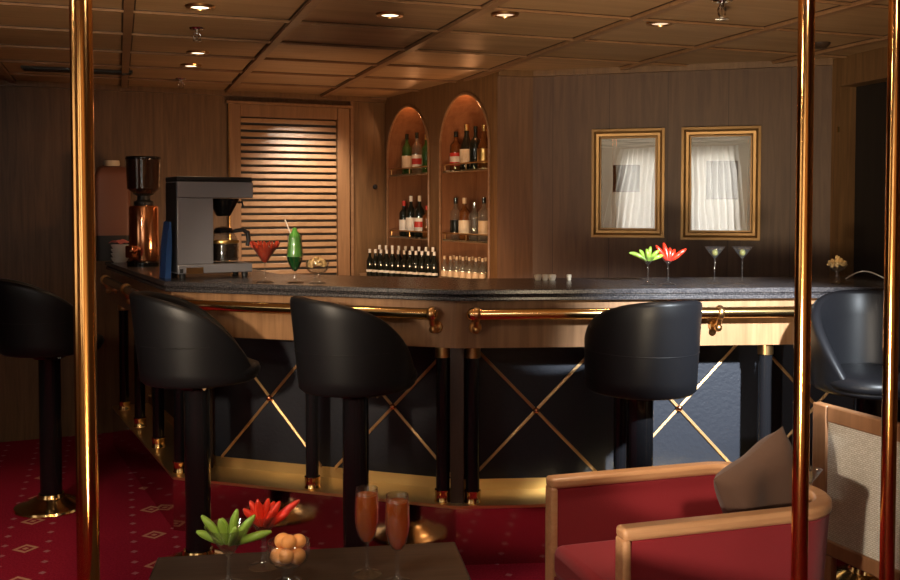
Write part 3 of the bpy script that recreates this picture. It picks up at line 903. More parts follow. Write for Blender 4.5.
dup(st, (1.65, 3.75, 0), R(160), 'black leather bar stool at right, turned to show its seat between two brass poles')

# ------------------------------------------------------------------ brass poles
def pole(k, Y, r, label):
    x = k * Y
    t = thing('brass_pole', label, 'pole', (x, Y, 0), 0, 'floor to ceiling brass poles')
    obj('shaft', lathe([(0, .002), (r, .002), (r, CZ - .018), (0, CZ - .018)], 32), M['pole'], t)
    obj('floor_flange', lathe([(0, 0), (r * 2, 0), (r * 2, .006), (r * 1.3, .014), (r * 1.05, .03), (0, .03)], 32), M['pole'], t)
    obj('ceiling_flange', lathe([(0, CZ - .034), (r * 1.05, CZ - .034), (r * 1.3, CZ - .025), (r * 2, CZ - .02), (r * 2, CZ - .0165), (0, CZ - .0165)], 32), M['pole'], t)
pole(-.3835, 1.70, .0195, 'thick brass pole in the foreground at left')
pole(.3705, 2.30, .0195, 'brass pole in front of the red armchair')
pole(.4635, 2.45, .0185, 'brass pole at the right edge of the photo')

# ------------------------------------------------------------------ foreground table
TA = R(8.5); TZ = .72
tc = Vector((.012, 2.204)); tx = Vector((math.cos(TA), math.sin(TA))); ty = Vector((-tx.y, tx.x))
TW, TD = .672, .72
tb = thing('wooden_table', 'small dark wooden table in the foreground carrying five glasses', 'table', (tc.x - tx.x * TW, tc.y - tx.y * TW, 0), TA)
obj('tabletop', BX(0, TW, -TD, 0, TZ - .032, TZ), M['table'], tb, bevel=.004)
b = bmesh.new()
for a in ((.03, TW - .03, -.05, -.03), (.03, TW - .03, -TD + .03, -TD + .05), (.03, .05, -TD + .05, -.05), (TW - .05, TW - .03, -TD + .05, -.05)): box(b, a[0], a[1], a[2], a[3], TZ - .10, TZ - .0325)
obj('apron', b, M['table'], tb, smooth=False)
for x in (.052, TW - .052):
    for y in (-.052, -TD + .052):
        obj('leg', BX(x - .022, x + .022, y - .022, y + .022, 0, TZ - .0328), M['table'], tb, bevel=.003)

# ------------------------------------------------------------------ glasses
def wineglass(name, label, loc, prof_out, wall, stem, foot_r, group=None):
    """prof_out: list (r,z) of the bowl from stem junction to rim"""
    t = thing(name, label, 'glass', loc, 0, group)
    z0 = prof_out[0][1]
    foot = [(0, 0.0), (foot_r * .96, 0), (foot_r, .0015), (foot_r * .9, .004), (foot_r * .4, .008), (stem * 1.4, .016), (stem, .028), (stem, z0 - .012)]
    outer = foot + [(r, z) for r, z in prof_out]
    rim = prof_out[-1]
    inner = [(max(r - wall, 0.0005), z + (wall if i == 0 else 0)) for i, (r, z) in enumerate(prof_out)][::-1]
    prof = outer + [(rim[0] - wall * .5, rim[1] + wall * .4)] + inner + [(0, inner[-1][1] - .0)]
    obj('glass_bowl', lathe(prof, 36), M['glass'], t, ang=70)
    return t
def liquid(t, prof_out, wall, level, m, name='drink'):
    pr = []
    for (r, z), (r2, z2) in zip(prof_out, prof_out[1:]):
        pr.append((max(r - wall - .0003, .0005), z + (wall if z == prof_out[0][1] else 0)))
        if z2 >= level:
            f = (level - z) / (z2 - z)
            pr.append((r + (r2 - r) * f - wall - .0003, level)); break
    pr = [(0, pr[0][1] + .0004)] + pr + [(0, level)]
    return obj(name, lathe(pr, 32), m, t, ang=50)
flute = [(.004, .068), (.012, .074), (.019, .086), (.0235, .105), (.0255, .125), (.0255, .145), (.0245, .165), (.023, .186)]
for (px, py, lab) in ((367, 574.5, 'champagne flute of amber rose wine, the left one of the pair'), (397.5, 583, 'champagne flute of amber rose wine, the right and nearer one of the pair')):
    p = FL(px, py, TZ)
    t = wineglass('champagne_flute', lab, p, flute, .0012, .0035, .031, 'champagne flutes on the table')
    liquid(t, flute, .0012, .172, M['amber'])
cone = [(.004, .062), (.010, .068), (.026, .090), (.049, .126)]
cone2 = [(.005, .070), (.010, .074), (.024, .092), (.040, .118)]
gG = FL(229, 586, TZ); gR = FL(264, 567, TZ); gC = FL(288.5, 584, TZ)
wineglass('cocktail_glass', 'cocktail glass holding green chillies, front left on the dark table', gG, cone, .0013, .0042, .036, 'garnished cocktail glasses on the table')
wineglass('cocktail_glass', 'cocktail glass holding red chillies, behind the green chilli glass on the table', gR, cone2, .0013, .0048, .034, 'garnished cocktail glasses on the table')
def chilli(name, base, d, L_, r, m, label, cat, group, bend=.0):
    d = Vector(d).normalized()
    side = d.cross(Vector((0, 0, 1)))
    side = side.normalized() if side.length > 1e-3 else Vector((1, 0, 0))
    n_ = 9; pts = []; rad = []
    for i in range(n_):
        f = i / (n_ - 1)
        pts.append(d * (L_ * f) + side * (bend * math.sin(f * PI)) + Vector((0, 0, -.25 * L_ * f * f * abs(bend) / .01)))
        rad.append(r * (.55 + .45 * math.sin(min(1, f * 2.2) * PI / 2)) * (1 - .72 * max(0, (f - .55) / .45) ** 2.4))
    o = obj(name, tube(pts, rad, 10), m, None, ang=70); o.location = base
    return tag(o, label, cat, group)
lg = 'green chilli pepper standing in the front cocktail glass on the table'
for (dx, dy, dz, L_, bnd) in ((-.60, .0, .80, .078, .002), (-.92, .15, .40, .062, .002), (-.22, -.1, .95, .060, .003), (.18, .1, .98, .076, -.003), (.55, -.05, .80, .085, .004), (.10, .4, .8, .06, .002),
                              (.90, .1, .42, .082, .006), (.3, -.4, .8, .055, -.002), (-.3, .45, .8, .055, .002)):
    chilli('green_chilli', gG + Vector((dx * .014, dy * .014, .088)), (dx, dy, dz), L_, .0088, M['chilig'], lg, 'chilli', 'green chillies in the front glass', bnd)
lr = 'red chilli pepper fanned out in the rear cocktail glass on the table'
for (dx, dy, dz, L_, bnd) in ((-.42, .1, .9, .062, .002), (-.62, -.1, .75, .055, .002), (-.15, -.1, 1, .066, .003), (.12, .15, 1, .062, -.003), (.45, -.05, .85, .066, .002), (.80, .0, .72, .092, .002),
                              (-.2, .4, .8, .05, .002), (.25, .45, .8, .055, -.002), (.35, -.3, .75, .05, .001), (.78, -.1, .60, .060, .002)):
    chilli('red_chilli', gR + Vector((dx * .012, dy * .012, .090)), (dx, dy, dz), L_, .0084, M['chilir'], lr, 'chilli', 'red chillies in the rear glass', bnd)
coupe = [(.014, .036), (.030, .042), (.040, .052), (.0445, .066), (.0450, .080), (.0430, .090)]
def coupe_glass(name, label, loc, s=1.0, group=None):
    t = thing(name, label, 'glass', loc, 0, group)
    prof = [(0, 0), (.033, 0), (.034, .003), (.030, .007), (.016, .012), (.0125, .02), (.0135, .032)] + coupe + [(.0420, .0905)] + [(r - .0026, z + (.003 if i == 0 else 0)) for i, (r, z) in enumerate(coupe)][::-1] + [(0, .040)]
    obj('glass_bowl', lathe([(r * s, z * s) for r, z in prof], 36), M['glass'], t, ang=70)
    return t
coupe_glass('dessert_coupe', 'stemmed glass coupe heaped with peach sorbet balls on the table', gC)
lp = 'ball of peach sorbet heaped in the glass coupe'
for (x, y, z, r) in ((-.018, -.008, .062, .0185), (.019, -.006, .061, .0185), (0, .018, .060, .018), (0, -.024, .066, .016), (-.012, .004, .089, .0175), (.020, .004, .088, .0165), (.003, -.012, .092, .0165)):
    b = bmesh.new(); ball(b, (0, 0, 0), r, 3, (1, 1, .92))
    o = obj('sorbet_ball', b, M['peach']); o.location = gC + Vector((x, y, z)); tag(o, lp, 'sorbet', 'peach sorbet balls in the coupe')

# ---- on the bar
def onbar(px, py): return FL(px, py, BT)
# red martini
p = onbar(265, 282.3); s = 1.0
mart = [(.004, .085), (.012, .093), (.034, .125), (.064, .170)]
t = wineglass('martini_glass', 'martini glass of red slush with a ragged rim, in front of the shutter', p, mart, .0015, .0048, .042)
liquid(t, mart, .0015, .160, M['redjuice'])
b = bmesh.new()
for i in range(22):
    a = 2 * PI * i / 22; rr = .058 + .006 * (i % 2)
    tube([(rr * .85 * math.cos(a), rr * .85 * math.sin(a), .160), (rr * 1.05 * math.cos(a), rr * 1.05 * math.sin(a), .178 + .010 * random.random())], [.007, .003], 6, b)
obj('sugar_rim', b, M['redjuice'], t)
# green hurricane
p = onbar(295, 282.8)
hur = [(.005, .050), (.018, .064), (.030, .090), (.037, .115), (.036, .140), (.033, .165), (.031, .190), (.033, .212)]
t = wineglass('hurricane_glass', 'tall hurricane glass of bright green drink with straw on the bar', p, hur, .0016, .007, .040)
liquid(t, hur, .0016, .118, M['greendrink'])
hur2 = [(r * .93, z) for r, z in hur]
b = lathe([(0, .119), (.0345, .119), (.0335, .140), (.0308, .165), (.0288, .195), (.0255, .212), (.012, .232), (.009, .246), (0, .250)], 24)
obj('green_garnish', b, plain('green_soda_foam', (.10, .33, .05), .35), t)
obj('straw', tube([(-.012, 0, .205), (-.044, .0, .285)], .003, 8), M['white'], t)
# crisps coupe
p = onbar(317.5, 283)
coupe_glass('snack_coupe', 'stemmed glass coupe of golden crisps on the bar, right of the green drink', p, 1.15)
def crisps(p, zc, r, name, label, n_=26):
    b = bmesh.new()
    for i in range(n_):
        a = random.random() * 2 * PI; rr = r * math.sqrt(random.random())
        z = zc + (.022 * (1 - (rr / r) ** 2)) * random.uniform(.4, 1.3) + random.uniform(-.012, .006)
        s0_ = len(b.verts); ball(b, (0, 0, 0), .0105, 1, (1.3, .9, .45))
        b.verts.ensure_lookup_table()
        mt = Matrix.Translation((rr * math.cos(a), rr * math.sin(a), z)) @ Matrix.Rotation(random.random() * 3, 4, 'X') @ Matrix.Rotation(random.random() * 3, 4, 'Z')
        for v in b.verts[s0_:]: v.co = mt @ v.co
    o = obj(name, b, M['nuts'], None, ang=60); o.location = p; o['kind'] = 'stuff'
    tag(o, label, 'snack')
crisps(p, .085, .036, 'crisps', 'heap of golden crisps filling the coupe beside the green drink', 40)
# two garnished cocktails at the right
sm = [(.003, .088), (.008, .092), (.020, .106), (.034, .124)]
pg = onbar(648, 284.7); pr = onbar(668, 284.7)
wineglass('cocktail_glass', 'slim cocktail glass with green chillies on the bar under the left picture', pg, sm, .0012, .0032, .034, 'garnished cocktails on the bar')
wineglass('cocktail_glass', 'slim cocktail glass with red chillies on the bar under the left picture', pr, sm, .0012, .0032, .034, 'garnished cocktails on the bar')
for (dx, dz, L_, bnd) in ((-.75, .62, .10, .012), (-.45, .8, .07, .008), (.1, .9, .07, .004), (.5, .75, .075, .008), (.8, .55, .07, .01), (-.15, .9, .06, -.005)):
    chilli('green_chilli', pg + Vector((dx * .010, random.uniform(-.006, .006), .106)), (dx, random.uniform(-.2, .2), dz), L_, .0095, M['chilig'], 'green chilli drooping from the slim cocktail glass on the bar', 'chilli', 'green chillies on the bar', bnd)
for (dx, dz, L_, bnd) in ((-.55, .8, .085, .002), (-.2, .95, .085, .002), (.45, .85, .06, .002), (.75, .62, .088, .002), (.1, .9, .06, .002), (.62, .45, .06, .002)):
    chilli('red_chilli', pr + Vector((dx * .010, random.uniform(-.006, .006), .106)), (dx, random.uniform(-.2, .2), dz), L_, .0105, M['chilir'], 'red chilli standing in the slim cocktail glass on the bar', 'chilli', 'red chillies on the bar', bnd)
# olive martinis
mt_ = [(.003, .112), (.008, .118), (.025, .138), (.046, .166)]
for px, lab in ((714.5, 'left'), (742, 'right')):
    p = onbar(px, 284.2)
    t = wineglass('martini_glass', 'clear martini glass with an olive, the %s one of the pair under the right picture' % lab, p, mt_, .0013, .003, .036, 'olive martinis on the bar')
    liquid(t, mt_, .0013, .156, M['martini'])
    b = bmesh.new(); ball(b, (0, 0, 0), .0135, 3, (1, 1, 1.1))
    o = obj('olive', b, M['olive']); o.location = Vector(p) + Vector((0, 0, .139)); tag(o, 'green olive inside the %s martini glass' % lab, 'olive')
# snack glass right of the second pole
p = onbar(837, 283.6)
gb = [(.006, .050), (.022, .058), (.036, .072), (.043, .098)]
wineglass('snack_glass', 'short stemmed glass of golden crisps on the bar near the doorway', p, gb, .0015, .008, .034)
crisps(p, .088, .034, 'crisps', 'heap of golden crisps in the stemmed glass near the doorway', 34)
# cable on the bar
a = onbar(846, 282); 
b = bmesh.new(); pts = []
for i in range(15):
    f = i / 14
    q_ = onbar(846 + 42 * f, 279.5 - 1.5 * math.sin(f * 5))
    pts.append((q_.x, q_.y, BT + .004 + .03 * math.sin(f * PI)))
tube(pts, .003, 6, b); tag(obj('cable', b, M['white']), 'thin pale cable lying on the bar by the dark doorway', 'cable')
# little white creamers far behind the bar end
for k, (px, w_) in enumerate(((538, .018), (545, .016), (552, .02), (569, .012))):
    p = onbar(px, 280.2)
    b = lathe([(0, 0), (w_ * .7, 0), (w_, .02), (w_ * .9, .026), (0, .028)], 16)
    o = obj('sugar_pot', b, M['cream']); o.location = p
    tag(o, ['small cream pot at the left end of the row on the bar below the pillar', 'small cream pot second from left in the row on the bar', 'small cream pot third from left in the row on the bar', 'small cream pot alone to the right of the row on the bar'][k], 'pot', 'cream pots on the bar')

# ------------------------------------------------------------------ coffee machine
pc = Vector(((199 - 450) / F * 4.66, 4.66, BT)); ca = R(31)
cm = thing('coffee_machine', 'brushed steel filter coffee machine on the bar', 'coffee machine', pc, ca)
# local x right along the bar, y away
sc_ = 4.66 / F
def X(px): return (px - 205) * sc_ / math.cos(R(17))
xa, xb = X(179), X(251)
D0, D1 = -.10, .10
zt = 98 * sc_
def Zp(y): return (277.5 - y) * sc_
obj('base_plate', BX(xa, xb, D0, D1, .022, Zp(264)), M['steel'], cm, bevel=.004)
obj('column', BX(xa, X(213), D0, D1, Zp(264), Zp(199)), M['steel'], cm, bevel=.004)
obj('top_box', BX(xa, xb + .004, D0 - .006, D1 + .006, Zp(199), Zp(183)), M['steel'], cm, bevel=.005)
obj('lid', BX(xa - .003, xb + .002, D0, D1, Zp(183), Zp(178)), M['blackmat'], cm, bevel=.006)
obj('nameplate', BX(X(187), X(203), D0 - .0015, D0 + .001, Zp(273), Zp(267)), M['brassdark'], cm, smooth=False)
obj('switch', BX(X(181), X(184), D0 - .004, D0 + .001, Zp(272), Zp(268)), M['blackmat'], cm, smooth=False)
for x in (xa + .03, xb - .03):
    for y in (D0 + .03, D1 - .03):
        obj('foot', lathe([(0, 0), (.014, 0), (.016, .022), (0, .022)], 12, off=(x, y, 0)), M['blackmat'], cm)
xc = X(229); r_ = 13.5 * sc_
fb = lathe([(0, Zp(217)), (.030, Zp(217)), (.036, Zp(216)), (.078, Zp(199.5)), (0, Zp(199.5))], 28, off=(xc, 0, 0))
fo = obj('filter_basket', fb, M['black'], cm)
obj('basket_handle', tube([(xc + .06, 0, Zp(203)), (xc + .095, 0, Zp(203)), (xc + .10, 0, Zp(208))], .006, 8), M['blackmat'], fo)
obj('side_panel', BX(xa - .004, xa, D0 + .01, D1 - .01, .03, Zp(184)), M['blackmat'], cm, smooth=False)
# carafe stands on the plate: its own thing
cw = Vector(pc) + Vector((math.cos(ca) * xc, math.sin(ca) * xc, Zp(264)))
cf = thing('coffee_pot', 'round glass coffee pot with black coffee in the coffee machine', 'coffee pot', cw, ca)
cf.scale = (1.18, 1.18, 1.2)
rr = .062
obj('glass_jug', lathe([(0, 0), (rr * .9, 0), (rr, .008), (rr, .085), (rr * .86, .11), (.038, .122), (.036, .122), (rr * .82, .108), (rr - .004, .083), (rr - .004, .009), (0, .004)], 32), M['glass'], cf)
obj('coffee', lathe([(0, .0045), (rr - .0045, .010), (rr - .0045, .078), (0, .078)], 32), M['coffee'], cf)
obj('gold_band', lathe([(rr + .0006, .080), (rr + .0012, .083), (rr + .0012, .090), (rr + .0006, .092)], 32), M['gold'], cf)
obj('lid', lathe([(.040, .1225), (.042, .130), (.034, .142), (.012, .148), (0, .149)], 28), M['black'], cf)
obj('handle', tube([(.040, 0, .128), (rr + .02, 0, .134), (rr + .042, 0, .122), (rr + .046, 0, .090), (rr + .040, 0, .066)], [.008, .009, .010, .010, .008], 10), M['blackmat'], cf)
# blue packet leaning against the machine
bpk = Vector(pc) + Vector((math.cos(ca) * (xa - .022), math.sin(ca) * (xa - .022), 0))
b = bmesh.new(); box(b, -.013, .013, -.055, .055, 0, .30)
bmesh.ops.subdivide_edges(b, edges=b.edges[:], cuts=3, use_grid_fill=True)
for v in b.verts: v.co.x *= 1 - .75 * max(0, (v.co.z - .19) / .11); v.co.x += .014 * (v.co.z / .30)
o = obj('coffee_packet', b, M['blue']); o.location = bpk + Vector((-.012, .0, 0)); o.rotation_euler = (0, 0, ca)
o.scale = (1, 1, .9); tag(o, 'blue foil packet leaning against the left side of the coffee machine', 'packet')

# ------------------------------------------------------------------ grinder, cups and urn on the side of the bar
gp = Vector(((144 - 450) / F * 5.52, 5.52, BT))
gr = thing('coffee_grinder', 'copper coffee grinder with a smoked hopper, left of the coffee machine', 'grinder', gp, R(-30))
q_ = 5.52 / F
def gz(y): return (266 - y) * q_
obj('foot_plate', lathe([(0, 0), (.088, 0), (.088, .02), (.078, .03), (0, .03)], 32), M['black'], gr)
obj('body', lathe([(0, .03), (.080, .03), (.083, .04), (.083, gz(208)), (.078, gz(206)), (0, gz(206))], 40), M['copper'], gr)
obj('neck', lathe([(0, gz(206)), (.055, gz(206)), (.055, gz(202)), (.036, gz(200)), (.036, gz(196)), (.06, gz(194)), (0, gz(194))], 28), M['blackmat'], gr)
obj('hopper', lathe([(.055, gz(194)), (.092, gz(189)), (.098, gz(160)), (.094, gz(160)), (.088, gz(188)), (0, gz(192))], 36), M['smoke'], gr)
obj('hopper_lid', lathe([(0, gz(156.5)), (.096, gz(157)), (.100, gz(159)), (.098, gz(160)), (0, gz(160))], 36), M['black'], gr)
b = bmesh.new(); tube([(.02, -.078, .10), (.05, -.12, .085), (.07, -.16, .095)], [.012, .012, .008], 10, b)
obj('dosing_lever', b, M['copper'], gr)
obj('dispenser', BX(-.03, .03, -.115, -.075, .05, .12), M['copper'], gr, bevel=.006)
b = bmesh.new(); prism(b, [(-.03, -.10), (.03, -.10), (.03, -.07), (-.03, -.07)], .0, .03); obj('grinder_tray', b, M['black'], gr)

cp = Vector(((119.5 - 450) / F * 5.88, 5.88, BT))
z = 0.0
for k in range(4):
    b = lathe([(0, 0), (.035, 0), (.045, .012), (.053, .028), (.051, .029), (.042, .013), (.03, .005), (0, .005)], 28)
    o = obj('white_bowl', b, M['white']); o.location = cp + Vector((0, 0, z)); z += .0265
    tag(o, ['lowest white bowl in the stack left of the copper grinder', 'second white bowl up in the stack left of the grinder', 'third white bowl up in the stack left of the grinder', 'topmost white bowl in the stack, under the pink napkin'][k], 'bowl', 'stacked white bowls')
b = bmesh.new(); bmesh.ops.create_grid(b, x_segments=10, y_segments=10, size=.05)
for v in b.verts: v.co.z = .006 + .010 * math.sin(v.co.x * 70) * math.cos(v.co.y * 60) + .012 * (1 - (v.co.length / .07))
bmesh.ops.solidify(b, geom=b.faces[:], thickness=.003)
o = obj('napkin', b, M['napkin']); o.location = cp + Vector((0, 0, z + .012)); tag(o, 'crumpled pink napkin on top of the stacked white bowls', 'napkin')

up = Vector(((112.5 - 450) / F * 6.10, 6.10, BT))
ur = thing('coffee_urn', 'red-brown rounded urn with a dark base, in the corner behind the grinder', 'urn', up, math.atan2(bd.y, bd.x))
ub = bmesh.new()
def rrect(w, d, r, n_=6):
    pts = []
    for cx, cy, a0 in ((w - r, d - r, 0), (-w + r, d - r, 90), (-w + r, -d + r, 180), (w - r, -d + r, 270)):
        for i in range(n_ + 1):
            a = R(a0 + 90 * i / n_); pts.append((cx + r * math.cos(a), cy + r * math.sin(a)))
    return pts
def loft(b, secs):
    rs = [[b.verts.new((x, y, z)) for x, y in rrect(w, d, r)] for w, d, r, z in secs]
    for A, B in zip(rs, rs[1:]):
        for i in range(len(A)): b.faces.new((A[i], A[(i + 1) % len(A)], B[(i + 1) % len(B)], B[i]))
    b.faces.new(rs[0][::-1]); b.faces.new(rs[-1])
    return b
obj('housing', loft(bmesh.new(), [(.108, .075, .03, .16), (.108, .075, .03, .50), (.104, .072, .03, .55), (.088, .06, .03, .585), (.06, .04, .03, .60)]), M['leatherbrown'], ur)
obj('base', loft(bmesh.new(), [(.105, .075, .03, 0), (.105, .075, .03, .16)]), M['blackmat'], ur)
obj('lid_knob', lathe([(0, .60), (.045, .60), (.05, .612), (.046, .635), (0, .637)], 24), M['cream'], ur)

# ------------------------------------------------------------------ red armchair
CA = R(16.7)
ac0 = Vector((.474, 2.575))
ch = thing('red_armchair', 'red fabric tub armchair with honey wood rim in the right foreground', 'armchair', (ac0.x, ac0.y, 0), CA)
AW, AD, RAD, TH, AH = .56, .77, .19, .052, .62
def upath(inset, n_=12):
    """U from near arm front round the back to the far arm front, in local coordinates"""
    r = RAD - inset; pts = [(0, inset)]
    for i in range(1, 5): pts.append((i * (AD - RAD) / 5, inset))
    for i in range(n_ + 1):
        a = -PI / 2 + PI / 2 * i / n_; pts.append((AD - RAD + r * math.cos(a), RAD + r * math.sin(a)))
    for i in range(n_ + 1):
        a = PI / 2 * i / n_; pts.append((AD - RAD + r * math.cos(a), AW - RAD + r * math.sin(a)))
    for i in range(4, -1, -1): pts.append((i * (AD - RAD) / 5, AW - inset))
    return pts
def usolid(b, in0, in1, z0, z1, t0=0.0, x0=0.0):
    A, B = upath(in0), upath(in1)
    n_ = len(A)
    def mk(pts, z, sh):
        cx, cy = AD * .45, AW / 2
        return [b.verts.new((max(x0, p[0]) + (cx - p[0]) * sh * (p[0] / AD), p[1] + (cy - p[1]) * sh, z)) for p in pts]
    ao, ai, bo, bi = mk(A, z0, t0), mk(B, z0, t0), mk(A, z1, 0), mk(B, z1, 0)
    for i in range(n_ - 1):
        b.faces.new((ao[i], ao[i + 1], bo[i + 1], bo[i])); b.faces.new((ai[i + 1], ai[i], bi[i], bi[i + 1]))
        b.faces.new((bo[i], bo[i + 1], bi[i + 1], bi[i])); b.faces.new((ao[i + 1], ao[i], ai[i], ai[i + 1]))
    for i in (0, n_ - 1): b.faces.new((ao[i], bo[i], bi[i], ai[i]))
    return b
obj('upholstered_shell', usolid(bmesh.new(), .004, TH - .004, .16, AH - .036, .07, .022), M['redfab'], ch, bevel=.006, ang=50)
rim = obj('wooden_rim', usolid(bmesh.new(), -.003, TH + .002, AH - .036, AH, 0, 0), M['chairwood'], ch, bevel=.012, seg=3, ang=50)
for y in (0, AW - TH):
    obj('arm_front_post', BX(-.001, .024, y - .003, y + TH + .002, .10, AH - .030), M['chairwood'], ch, bevel=.009, seg=3)
b = bmesh.new()
def seat_pts():
    pts = [(p[0] if p[0] > .01 else .01, p[1]) for p in upath(TH)]
    return pts
prism(b, seat_pts(), .17, .30); obj('seat_base', b, M['redfab'], ch, smooth=False)
b = bmesh.new(); prism(b, [(p[0], p[1]) for p in upath(TH + .004)], .3005, .41); obj('seat_cushion', b, M['redfab'], ch, bevel=.03, seg=3)
for x in (.05, AD - .12):
    for y in (.06, AW - .06):
        obj('leg', lathe([(0, 0), (.016, 0), (.024, .17), (0, .17)], 16, off=(x, y, 0)), M['chairwood'], ch)
# cushion leaning in the back of the chair
b = bmesh.new(); n_ = 22; sz = .160
vt, vb = [], []
for j in range(n_ + 1):
    rt, rb = [], []
    for i in range(n_ + 1):
        x, y = 2 * i / n_ - 1, 2 * j / n_ - 1
        e = max(0, (1 - x ** 4) * (1 - y ** 4)) ** .55
        pin = 1 - .09 * (1 - abs(x * y)) * max(abs(x), abs(y)) ** 3
        zz = .072 * e * (1 + .12 * math.sin(5 * x + 2 * y) * e)
        rt.append(b.verts.new((x * sz * pin, y * sz * pin, zz))); rb.append(b.verts.new((x * sz * pin, y * sz * pin, -zz - .0005)))
    vt.append(rt); vb.append(rb)
for j in range(n_):
    for i in range(n_):
        b.faces.new((vt[j][i], vt[j][i + 1], vt[j + 1][i + 1], vt[j + 1][i])); b.faces.new((vb[j + 1][i], vb[j + 1][i + 1], vb[j][i + 1], vb[j][i]))
for i in range(n_):
    for (A, B) in ((vt[0], vb[0]), (vb[n_], vt[n_])): b.faces.new((A[i + 1], A[i], B[i], B[i + 1]))
    b.faces.new((vt[i][0], vt[i + 1][0], vb[i + 1][0], vb[i][0])); b.faces.new((vb[i][n_], vb[i + 1][n_], vt[i + 1][n_], vt[i][n_]))
pl = obj('throw_pillow', b, M['pillow'], None, ang=80)
pu = Vector((.80, .45, .40)).normalized(); pv_ = (Vector((0, 0, -1)) + pu * pu.z).normalized(); pw = pu.cross(pv_)
pl.rotation_euler = Matrix((pu, pv_, pw)).transposed().to_euler()
pl.location = (.975, 2.945, .600)
tag(pl, 'brown velvet cushion leaning in the back corner of the red armchair', 'cushion')

# ------------------------------------------------------------------ cream chair at the right edge
w0 = Vector((1.302, 3.41)); w1 = Vector((1.52, 2.86)); wd = (w1 - w0).normalized(); wlen = (w1 - w0).length
wa = math.atan2(wd.y, wd.x)
cc = thing('cream_chair', 'wood framed chair with a cream woven back, at the right edge of the photo', 'chair', (w0.x, w0.y, 0), wa)
# local x along the back; camera-left side is -y or +y
ln = Vector((-wd.y, wd.x))
side = -1 if ln.x > 0 else 1        # outward (visible) side
def cy(a, b_): return (min(side * a, side * b_), max(side * a, side * b_))
Z0, Z1 = .27, .80
fb_ = bmesh.new()
y0, y1 = cy(.0, -.036)
box(fb_, 0, .07, y0, y1, Z0 - .0, Z1); box(fb_, wlen - .07, wlen, y0, y1, Z0, Z1); box(fb_, .07, wlen - .07, y0, y1, Z1 - .058, Z1); box(fb_, .07, wlen - .07, y0, y1, Z0, Z0 + .055)
obj('back_frame', fb_, M['chairwood2'], cc, bevel=.006)
y0, y1 = cy(-.008, -.03)
wb = bmesh.new(); box(wb, .07, wlen - .07, y0, y1, Z0 + .055, Z1 - .058)
uv = wb.loops.layers.uv.new('UVMap')
for f in wb.faces:
    for l in f.loops: l[uv].uv = (l.vert.co.x, l.vert.co.z)
obj('woven_back', wb, M['weave'], cc, smooth=False)
y0, y1 = cy(-.038, -.52)
obj('seat', BX(.06, wlen - .06, y0, y1, .32, .44), M['weave'], cc, bevel=.02)
for x in (.055, wlen - .095):
    y0, y1 = cy(-.038, -.50)
    obj('armrest', BX(x, x + .04, y0, y1, .60, .63), M['chairwood2'], cc, bevel=.006)
    y0, y1 = cy(-.46, -.50)
    obj('leg', BX(x, x + .04, y0, y1, 0, .5995), M['chairwood2'], cc, bevel=.004)
    y0, y1 = cy(-.002, -.034)
    obj('leg', BX(x, x + .04, y0, y1, 0, Z0 - .0005), M['chairwood2'], cc, bevel=.004)

# small round table with a cocktail behind the armchair
rt = Vector((1.205, 3.17))
t = thing('side_table', 'small round side table hidden behind the red armchair', 'table', (rt.x, rt.y, 0))
obj('tabletop', lathe([(0, .485), (.068, .485), (.072, .495), (.068, .505), (0, .505)], 32), M['table'], t)
obj('stem', lathe([(0, .01), (.02, .01), (.02, .485), (0, .485)], 16), M['table'], t)
obj('foot', lathe([(0, 0), (.09, 0), (.085, .01), (0, .014)], 24), M['table'], t)
p = Vector((rt.x, rt.y, .5055)); 
wineglass('cocktail_glass', 'cocktail glass with red and green garnish peeking over the armchair back', p, cone2, .0013, .0048, .034)
for k, (m, nm, dx, dz) in enumerate((('chilir', 'red_chilli', -.7, .6), ('chilig', 'green_chilli', -.5, .5))):
    chilli(nm, p + Vector((dx * .012, 0, .09)), (dx, .1, dz), .055, .008, M[m], '%s chilli in the glass behind the armchair' % ('red' if k == 0 else 'green'), 'chilli', None, .002)

# ------------------------------------------------------------------ light
def spot(name, loc, target, watts, col, size, blend=.5, soft=.05):
    L = bpy.data.lights.new(name, 'SPOT'); L.energy = watts; L.color = col; L.spot_size = R(size); L.spot_blend = blend; L.shadow_soft_size = soft
    o = bpy.data.objects.new(name, L); C.objects.link(o); o.location = loc
    o.rotation_euler = (Vector(target) - Vector(loc)).to_track_quat('-Z', 'Y').to_euler()
    return o
def point(name, loc, watts, col, soft=.04):
    L = bpy.data.lights.new(name, 'POINT'); L.energy = watts; L.color = col; L.shadow_soft_size = soft
    o = bpy.data.objects.new(name, L); C.objects.link(o); o.location = loc; return o
# ceiling spot on the right-hand front of the bar
spot('bar_front_spot', (1.75, 1.55, 2.22), (1.13, 4.05, .86), 2700, (.86, .94, 1), 28, .9, .05)
# low standing lamp left of the viewer: lights the armchair and the cream chair
spot('standing_lamp', (-.95, .1, 1.12), (1.23, 2.84, .50), 400, (1, .86, .70), 26, .35, .06)
# unseen spots added to brighten the ceiling from below
spot('ceiling_fill', (-.15, .75, .85), (-1.0, 2.6, 2.3), 430, (1, .76, .46), 44, .7, .2)
spot('ceiling_fill', (-.05, .75, .85), (1.15, 3.35, 2.3), 520, (1, .78, .50), 58, .7, .2)
def area(name, loc, target, watts, col, sx, sy):
    L = bpy.data.lights.new(name, 'AREA'); L.shape = 'RECTANGLE'; L.size = sx; L.size_y = sy; L.energy = watts; L.color = col
    o = bpy.data.objects.new(name, L); C.objects.link(o); o.location = loc
    o.rotation_euler = (Vector(target) - Vector(loc)).to_track_quat('-Z', 'Y').to_euler(); return o
# unseen area lights added to put bright edges on the foreground glasses
area('glass_glint_fill', (-1.75, 1.2, 2.27), (-.75, 1.7, .7), 34, (1, .90, .78), .35, .35)
area('glass_glint_fill', (.75, 1.1, 2.27), (.45, 1.5, .7), 9, (1, .92, .82), .35, .35)
